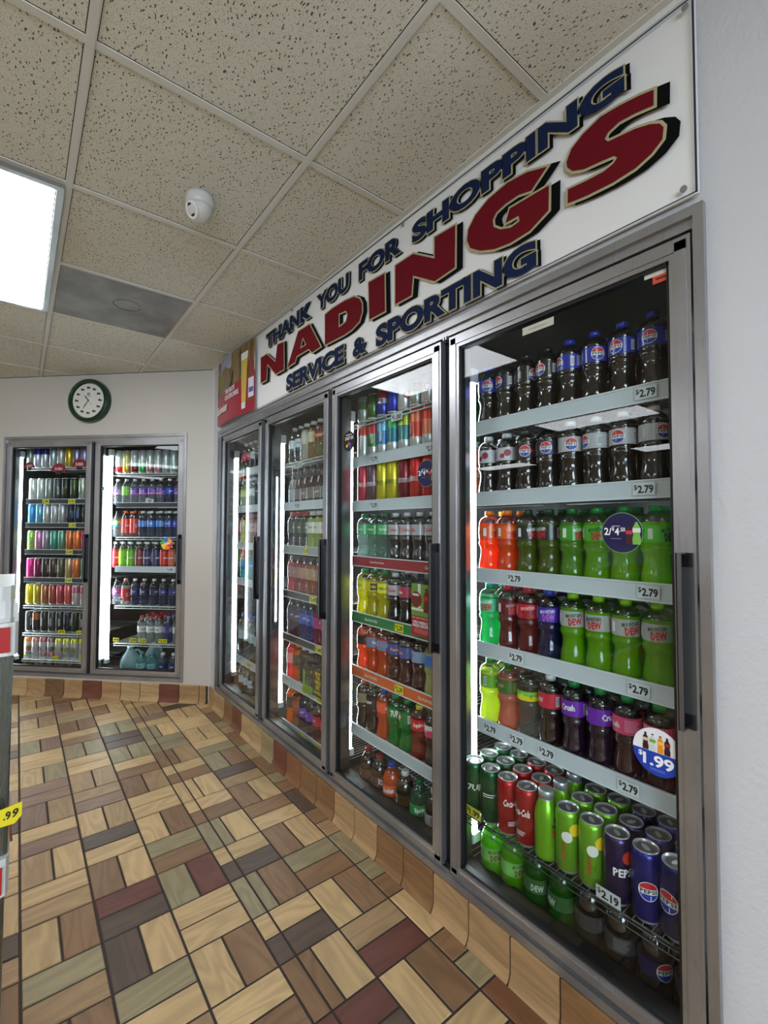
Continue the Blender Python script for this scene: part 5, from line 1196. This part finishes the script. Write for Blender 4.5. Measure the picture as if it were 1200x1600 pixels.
for nm, hole in (('N1', None), ('A', 'Ah'), ('D', 'Dh'), ('I', None), ('N2', None), ('G', None), ('S', None)):
    mb = MB(); pts = BAN[nm]; hs = (BAN[hole],) if hole else ()
    hs_r = tuple([h[::-1] for h in hs])
    layer(mb, pts, hs, .0068, .026, -.010, -.0100, BLK); layer(mb, pts, hs, .0068, 0, 0, -.0112, TAN); layer(mb, pts, hs, 0, 0, 0, -.0124, RED)
    mb.obj('red_letter', ban)
def word(s, u0, u1, z0, z1, off=.05):
    mb = MB(); e = .0042
    put_text(mb, s, u0+1.5-e+.010, z0-2.0-e-.006, u1+1.5+e+.010, z1-2.0+e-.006, BLK, y=-.0100, off=off+.03, res=4)
    put_text(mb, s, u0+1.5-e, z0-2.0-e, u1+1.5+e, z1-2.0+e, TAN, y=-.0112, off=off+.03, res=4)
    put_text(mb, s, u0+1.5, z0-2.0, u1+1.5, z1-2.0, NAVY, y=-.0124, off=off, res=4)
    mb.obj('navy_word', ban)
word('THANK', -2.53, -2.00, 2.334, 2.414); word('YOU', -1.945, -1.665, 2.334, 2.412); word('FOR', -1.590, -1.315, 2.333, 2.410); word('SHOPPING', -1.250, -.490, 2.329, 2.404)
word('SERVICE', -2.262, -1.700, 2.018, 2.104); word('&', -1.632, -1.536, 2.018, 2.094); word('SPORTING', -1.468, -.733, 2.012, 2.098)
SCR = foil((150, 150, 150))
for u, z in ((-.37, 2.022), (-1.30, 2.432), (-2.2, 2.44), (-.36, 2.42)):
    n = 12; mb = MB(); i = [(u+1.5+.007*math.cos(2*PI*k/n), z-2+.007*math.sin(2*PI*k/n)) for k in range(n)]; mb.prism(i, 'y', -.016, -.012, SCR)
    mb.obj('fixing', ban)

# beer poster over the far end of the banner
po = thing('poster', 'beer poster of canyon rocks over red, hung at the far end of banner', 'poster', bank('R', -2.99, -.02, 2.0), RZ['R'])
def canyon():
    m, nt, out = newmat('canyon_print')
    p = N(nt, 'ShaderNodeBsdfPrincipled'); p.inputs['Roughness'].default_value = .35
    tc = N(nt, 'ShaderNodeTexCoord'); mp = N(nt, 'ShaderNodeMapping'); mp.inputs['Scale'].default_value = (1, 1, .35)
    nz = N(nt, 'ShaderNodeTexNoise'); nz.inputs['Scale'].default_value = 13; nz.inputs['Detail'].default_value = 8; nz.inputs['Distortion'].default_value = 1.0
    cr = N(nt, 'ShaderNodeValToRGB'); e = cr.color_ramp.elements
    e[0].position = .36; e[0].color = lin((22, 18, 14)); e[1].position = .66; e[1].color = lin((190, 180, 168))
    for q, c in ((.42, (92, 66, 44)), (.5, (130, 112, 60)), (.58, (110, 90, 84))): x = e.new(q); x.color = lin(c)
    nt.links.new(tc.outputs['Object'], mp.inputs[0]); nt.links.new(mp.outputs[0], nz.inputs['Vector']); nt.links.new(nz.outputs[0], cr.inputs[0])
    nt.links.new(cr.outputs[0], p.inputs['Base Color']); nt.links.new(p.outputs[0], out.inputs[0]); return m
CAN = canyon(); PRED = paint((150, 14, 44), .35, .2)
def pbend(x): return -.004-.018*math.sin(max(0, min(1, (x+.33)/.66))*PI)
def psplit(mb, x0, x1, z0, z1, mat, d=0.0, rl=None, n=12):
    for k in range(n):
        a = x0+(x1-x0)*k/n; b = x0+(x1-x0)*(k+1)/n
        za = (z0(a) if callable(z0) else z0, z1(a) if callable(z1) else z1); zb_ = (z0(b) if callable(z0) else z0, z1(b) if callable(z1) else z1)
        mb.face([(a, pbend(a)-d, za[0]), (b, pbend(b)-d, zb_[0]), (b, pbend(b)-d, zb_[1]), (a, pbend(a)-d, za[1])], mat)
divz = lambda x: .205+.06*(x+.33)
mb = MB(); psplit(mb, -.33, .33, .004, divz, PRED); psplit(mb, -.33, .33, divz, .448, CAN)
psplit(mb, -.33, .33, .004, .448, paint((200, 200, 200)), d=-.0012); mb.obj('poster_sheet', po)
mb = MB(); psplit(mb, -.25, -.02, lambda x: .37+.02*math.sin(x*30), .448, paint((150, 160, 180)), d=.0006, n=8)
psplit(mb, -.32, -.17, lambda x: .26+.01*math.sin(x*60), lambda x: .36+.015*math.sin(x*50), pbr('bush_print', (130, 120, 44), .4, vary=.5, vscale=60), d=.0004, n=8)
mb.obj('landscape', po)
def ppts(mb, pts, mat, d):
    mb.face([(x, pbend(x)-d, z) for x, z in pts], mat)
mb = MB(); ppts(mb, [(.155, .06), (.21, .06), (.235, .345), (.145, .345)], paint((196, 170, 70)), .001); ppts(mb, [(.145, .345), (.235, .345), (.238, .39), (.142, .39)], paint((230, 228, 220)), .001)
ppts(mb, [(.155, .035), (.21, .035), (.21, .075), (.155, .075)], paint((206, 206, 210)), .0014)
ppts(mb, [(.245, .06), (.32, .06), (.32, .30), (.295, .34), (.29, .42), (.265, .42), (.262, .34), (.245, .30)], paint((126, 50, 30)), .001); ppts(mb, [(.248, .09), (.318, .09), (.318, .21), (.248, .21)], paint((206, 210, 226)), .0014)
ppts(mb, [(.256, .12), (.31, .12), (.31, .15), (.256, .15)], paint((60, 80, 160)), .0018); mb.obj('beer_picture', po)
for grp in ((("THIS BUD'S", -.13, .05, .188, .220), ('FOR EXPLORERS.', -.13, .12, .146, .178)), (('Budweiser', -.31, -.08, .078, .138),)):
    mb = MB()
    for s, a, b, c, d_ in grp:
        vs0 = len(mb.v); put_text(mb, s, a, c, b, d_, paint(W_, .5, 0), off=.02)
        for q in range(vs0, len(mb.v)): x, y, z = mb.v[q]; mb.v[q] = (x, pbend(x)-.0045, z)
    mb.obj('lettering', po)

# ================================================================== CLOCK
ck = thing('wall_clock', 'round green-rimmed clock with picture numerals on the back wall', 'clock', bank('B', -2.680, -.0, 2.266), RZ['B'])
GRIM = pbr('green_clock_rim', (5, 44, 18), .3, coat=.3)
mb = MB()
prof = [(.132, -.03), (.140, -.046), (.155, -.050), (.166, -.040), (.170, -.02), (.170, -.001)]
n = 48
for (r0, y0), (r1, y1) in zip(prof[:-1], prof[1:]):
    for k in range(n):
        a, b = 2*PI*k/n, 2*PI*(k+1)/n
        mb.face([(r0*math.cos(a), y0, r0*math.sin(a)), (r0*math.cos(b), y0, r0*math.sin(b)), (r1*math.cos(b), y1, r1*math.sin(b)), (r1*math.cos(a), y1, r1*math.sin(a))], GRIM, True)
mb.obj('rim', ck)
mb = MB(); FACE = paint((214, 214, 204), .5, .0)
pts = [(.134*math.cos(2*PI*k/n), .134*math.sin(2*PI*k/n)) for k in range(n)]; mb.prism(pts, 'y', -.030, -.004, FACE); mb.obj('dial', ck)
DK = paint((44, 44, 40), .6, 0)
for h in range(12):
    mb = MB(); a = PI/2-2*PI*h/12; cx, cz = .098*math.cos(a), .098*math.sin(a); rs = random.Random(h)
    rect(mb, cx-.014, cx+.012, cz-.004, cz+.003, DK, y=-.0308); disc(mb, cx-.006, cz+.003, .008, DK, y=-.0309, sx=1.2); disc(mb, cx+.009, cz+rs.uniform(-.003, .003), .006, DK, y=-.0310)
    for q in (-1, 0, 1): rect(mb, cx+q*.009-.001, cx+q*.009+.0012, cz-.010, cz-.003, DK, y=-.0308)
    mb.obj('numeral_picture', ck)
mb = MB()
disc(mb, 0, .05, .012, DK, y=-.0308); disc(mb, 0, .05, .006, FACE, y=-.0312); rect(mb, -.022, .022, .029, .032, paint((130, 130, 120)), y=-.0308)
mb.obj('dial_emblem', ck)
def hand(ang, l, w, back, name):
    mb = MB(); c, s = math.sin(ang), math.cos(ang); d = Vector((c, s)); p = Vector((s, -c))
    pts = [-d*back+p*w*.5, d*l*.6+p*w, d*l, d*l*.6-p*w, -d*back-p*w*.5]; mb.prism([(q.x, q.y) for q in pts], 'y', -.034, -.0325, DK); mb.obj(name, ck)
hand(math.radians(-38), .055, .004, .008, 'hour_hand'); hand(math.radians(-145), .078, .003, .01, 'minute_hand'); hand(math.radians(-38), .08, .0008, .045, 'second_hand')

# ================================================================== CEILING FIXTURES
DIFF = emit('panel_diffuser', (247, 250, 255), PANEL_W)
def ceiling_light(x, y, label):
    t = thing('ceiling_light', label, 'ceiling light', (x, y, CEIL), 0, 'fluorescent ceiling panels')
    w, l = GXD/2-.012, GYD-.012
    mb = MB(); fr = brushed('light_trim', (170, 172, 172), .3); z = -.018
    for a, b, c, d in ((-w, -w+.022, -l, l), (w-.022, w, -l, l), (-w+.022, w-.022, -l, -l+.022), (-w+.022, w-.022, l-.022, l)): mb.box(a, b, c, d, z, -.0, fr)
    mb.box(w-.026, w-.0225, -l+.02, l-.02, z-.002, z, pbr('light_shadow_line', (60, 60, 60), .6)); mb.obj('frame', t)
    mb = MB(); mb.box(-w+.022, w-.022, -l+.022, l-.022, -.012, -.010, DIFF); mb.obj('diffuser', t)
ceiling_light(GX0-GXD/2, GY0+2*GYD, 'fluorescent panel in the ceiling at the left edge, beside the vent')
for k, (i, j) in enumerate(((-4.5, 2), (-8.5, 2), (-12.5, 2), (-.5, -4), (-4.5, -4), (-8.5, -4), (-8.5, 7), (-12.5, -4))):  # panels out of view, more of them added to keep the room bright
    ceiling_light(GX0+GXD*i, GY0+j*GYD, ['fluorescent panel second in line from the vent, out of view to the left', 'fluorescent panel third in line from the vent, out of view', 'fluorescent panel fourth in line from the vent, near the left wall', 'unseen fluorescent panel behind the camera, nearest the cooler wall',
        'unseen fluorescent panel behind the camera, second from the cooler wall', 'unseen fluorescent panel behind the camera, third from the cooler wall', 'fluorescent panel at the far north end of the shop', 'unseen fluorescent panel behind the camera, nearest the left wall'][k])

def vent_mat():
    m, nt, out = newmat('perforated_vent')
    p = N(nt, 'ShaderNodeBsdfPrincipled'); p.inputs['Roughness'].default_value = .55; p.inputs['Metallic'].default_value = .2
    tc = N(nt, 'ShaderNodeTexCoord'); vo = N(nt, 'ShaderNodeTexVoronoi'); vo.inputs['Scale'].default_value = 150; vo.inputs['Randomness'].default_value = 0; vo.voronoi_dimensions = '2D'
    nz = N(nt, 'ShaderNodeTexNoise'); nz.inputs['Scale'].default_value = 5; nz.inputs['Detail'].default_value = 8
    nt.links.new(tc.outputs['Object'], vo.inputs['Vector']); nt.links.new(tc.outputs['Object'], nz.inputs['Vector'])
    lt = N(nt, 'ShaderNodeMath', operation='LESS_THAN'); lt.inputs[1].default_value = .3; nt.links.new(vo.outputs['Distance'], lt.inputs[0])
    d = N(nt, 'ShaderNodeMix', data_type='RGBA'); d.inputs[6].default_value = lin((136, 135, 134)); d.inputs[7].default_value = lin((172, 171, 168))
    rr = N(nt, 'ShaderNodeMapRange'); rr.inputs[1].default_value = .4; rr.inputs[2].default_value = .65; nt.links.new(nz.outputs[0], rr.inputs[0]); nt.links.new(rr.outputs[0], d.inputs[0])
    mx = N(nt, 'ShaderNodeMix', data_type='RGBA'); mx.inputs[7].default_value = lin((84, 84, 84)); nt.links.new(lt.outputs[0], mx.inputs[0]); nt.links.new(d.outputs[2], mx.inputs[6])
    nt.links.new(mx.outputs[2], p.inputs['Base Color']); nt.links.new(p.outputs[0], out.inputs[0]); return m
vt = thing('ceiling_vent', 'grey perforated air vent panel in the ceiling beside the light', 'vent', (GX0+GXD/2, GY0+2.5*GYD, CEIL))
mb = MB(); w, l = GXD/2-.013, GYD/2-.013; mb.box(-w, w, -l, l, -.006, -.0005, vent_mat()); mb.obj('perforated_panel', vt)
mb = MB(); P = [(.02+.065*math.cos(a), -.05+.065*math.sin(a), -.007) for a in [2*PI*k/24 for k in range(23)]]+[(.075, -.09, -.007)]
RG = pbr('vent_scuff', (92, 92, 92), .6)
for a, b in zip(P[:-1], P[1:]): mb.tube(a, b, .0014, RG, 5)
mb.obj('ring_mark', vt)

sc = thing('security_camera', 'small white dome security camera on a ceiling tile', 'security camera', (.488, 1.700, CEIL), 0)
CW = pbr('camera_white', (196, 194, 188), .35)
mb = MB(); mb.lathe([(.047, -.0, CW), (.050, -.012, CW), (.051, -.026, CW), (.049, -.038, CW), (.044, -.044, CW)], 28); mb.obj('mount', sc)
bm_ = bmesh.new(); bmesh.ops.create_uvsphere(bm_, u_segments=28, v_segments=18, radius=.044); me = bpy.data.meshes.new('dome'); bm_.to_mesh(me); bm_.free(); me.materials.append(CW)
for f in me.polygons: f.use_smooth = True
dm = link('dome', me, sc, (0, 0, -.048))
# face plate looks down and towards the camera-left
dvec = Vector((-.82, -.30, -.48)).normalized(); q = dvec.to_track_quat('Z', 'Y')
mb = MB(); mb.lathe([(.034, .024, CW), (.030, .034, CW), (.0275, .038, WHITE_P)], 28); fp = mb.obj('face_plate', sc, (0, 0, -.048)); fp.rotation_mode = 'QUATERNION'; fp.rotation_quaternion = q
BL_ = pbr('lens_black', (12, 12, 14), .1, coat=1)
for dy, r in ((.0125, .0098), (-.0115, .0098)):
    mb = MB(); mb.lathe([(r, .037, BL_), (r, .0405, BL_), (r*.6, .0415, BL_)], 20, c=(0, dy, 0)); o = mb.obj('lens', sc, (0, 0, -.048)); o.rotation_mode = 'QUATERNION'; o.rotation_quaternion = q

# ================================================================== MERCHANDISER AT THE LEFT EDGE
mc = thing('merchandiser', 'white and red display case with grey panel at the left edge, cut off', 'display case', (-.30, 1.30, 0))
# front face at world Y = 1.15 ; local y from -.15 ; right side at world X ~ 0
WP2 = pbr('enamel_white', (206, 208, 206), .35, vary=.05, vscale=20); GP = brushed('greenish_panel', (112, 118, 112), .25); REDP = paint((160, 8, 14), .4)
X1 = .298; Y0, Y1 = -.15, .15
def rbox(mb, x0, x1, y0, y1, z0, z1, mat, r=.012):
    pts = [(x1-r, y0), (x1-r*.3, y0+r*.3), (x1, y0+r), (x1, y1), (x0, y1), (x0, y0)]; mb.prism(pts, 'z', z0, z1, mat)
mb = MB(); rbox(mb, -.3, X1-.001, Y0, Y1, 1.112, 1.150, WP2); rbox(mb, -.3, X1+.001, Y0-.004, Y1, 1.108, 1.116, WP2, .02); rbox(mb, -.3, X1+.000, Y0-.003, Y1, 1.150, 1.177, WP2, .018); mb.obj('lid', mc)
mb = MB(); rbox(mb, -.3, X1+.008, Y0-.006, Y1, 1.045, 1.1075, WP2, .016); mb.obj('sign_holder', mc)
mb = MB(); mb.box(-.28, X1-.004, Y0-.0075, Y0-.006, 1.052, 1.100, REDP); mb.obj('red_sign', mc)
mb = MB(); rbox(mb, -.3, X1+.001, Y0+.012, Y1-.01, .665, 1.045, GP, .006); mb.obj('side_panel', mc)
mb = MB(); rbox(mb, -.3, X1+.004, Y0-.004, Y1, .595, .665, WP2, .016); mb.obj('lower_rim', mc)
mb = MB(); mb.box(-.28, X1-.006, Y0-.006, Y0-.0045, .602, .652, REDP); mb.obj('lower_sign', mc)
mb = MB(); rbox(mb, -.3, X1-.002, Y0+.02, Y1-.01, .0042, .595, GP, .006); mb.obj('base_panel', mc)
pt = thing('price_tag', 'yellow price tag ending in 9 on the corner of the display case', 'sign', (.0045, 1.135, .750))
mb = MB(); mb.prism([(-.03, -.018), (.004, -.018), (.0145, -.006), (.0145, .019), (-.03, .012)], 'y', 0, .001, paint((216, 200, 30))); mb.obj('card', pt)
mb = MB(); put_text(mb, '9', .000, -.006, .009, .010, paint(K_), y=-.0008, off=.03, shear=.2); put_text(mb, '.9', -.013, -.007, -.002, .008, paint(K_), y=-.0008, off=.03); mb.obj('lettering', pt)
mb = MB(); mb.tube((-.004, .003, -.01), (.0, .003, -.05), .0022, pbr('rust_wire', (110, 50, 24), .6), 6); mb.obj('clip', pt)

# daylight through the shop window
ld = bpy.data.lights.new('daylight', 'AREA'); ld.energy = WINDOW_W; ld.shape = 'RECTANGLE'; ld.size = 4.8; ld.size_y = 1.35; ld.color = (.75, .85, 1)
lo = bpy.data.objects.new('daylight', ld); COL.objects.link(lo); lo.location = (-3.05, YS-.2, 1.5); lo.rotation_euler = (-PI/2, 0, PI)
SC.cycles.max_bounces = 10; SC.cycles.transparent_max_bounces = 24; SC.cycles.sample_clamp_indirect = 6.0; SC.cycles.use_denoising = True
SC.cycles.caustics_reflective = False; SC.cycles.caustics_refractive = False
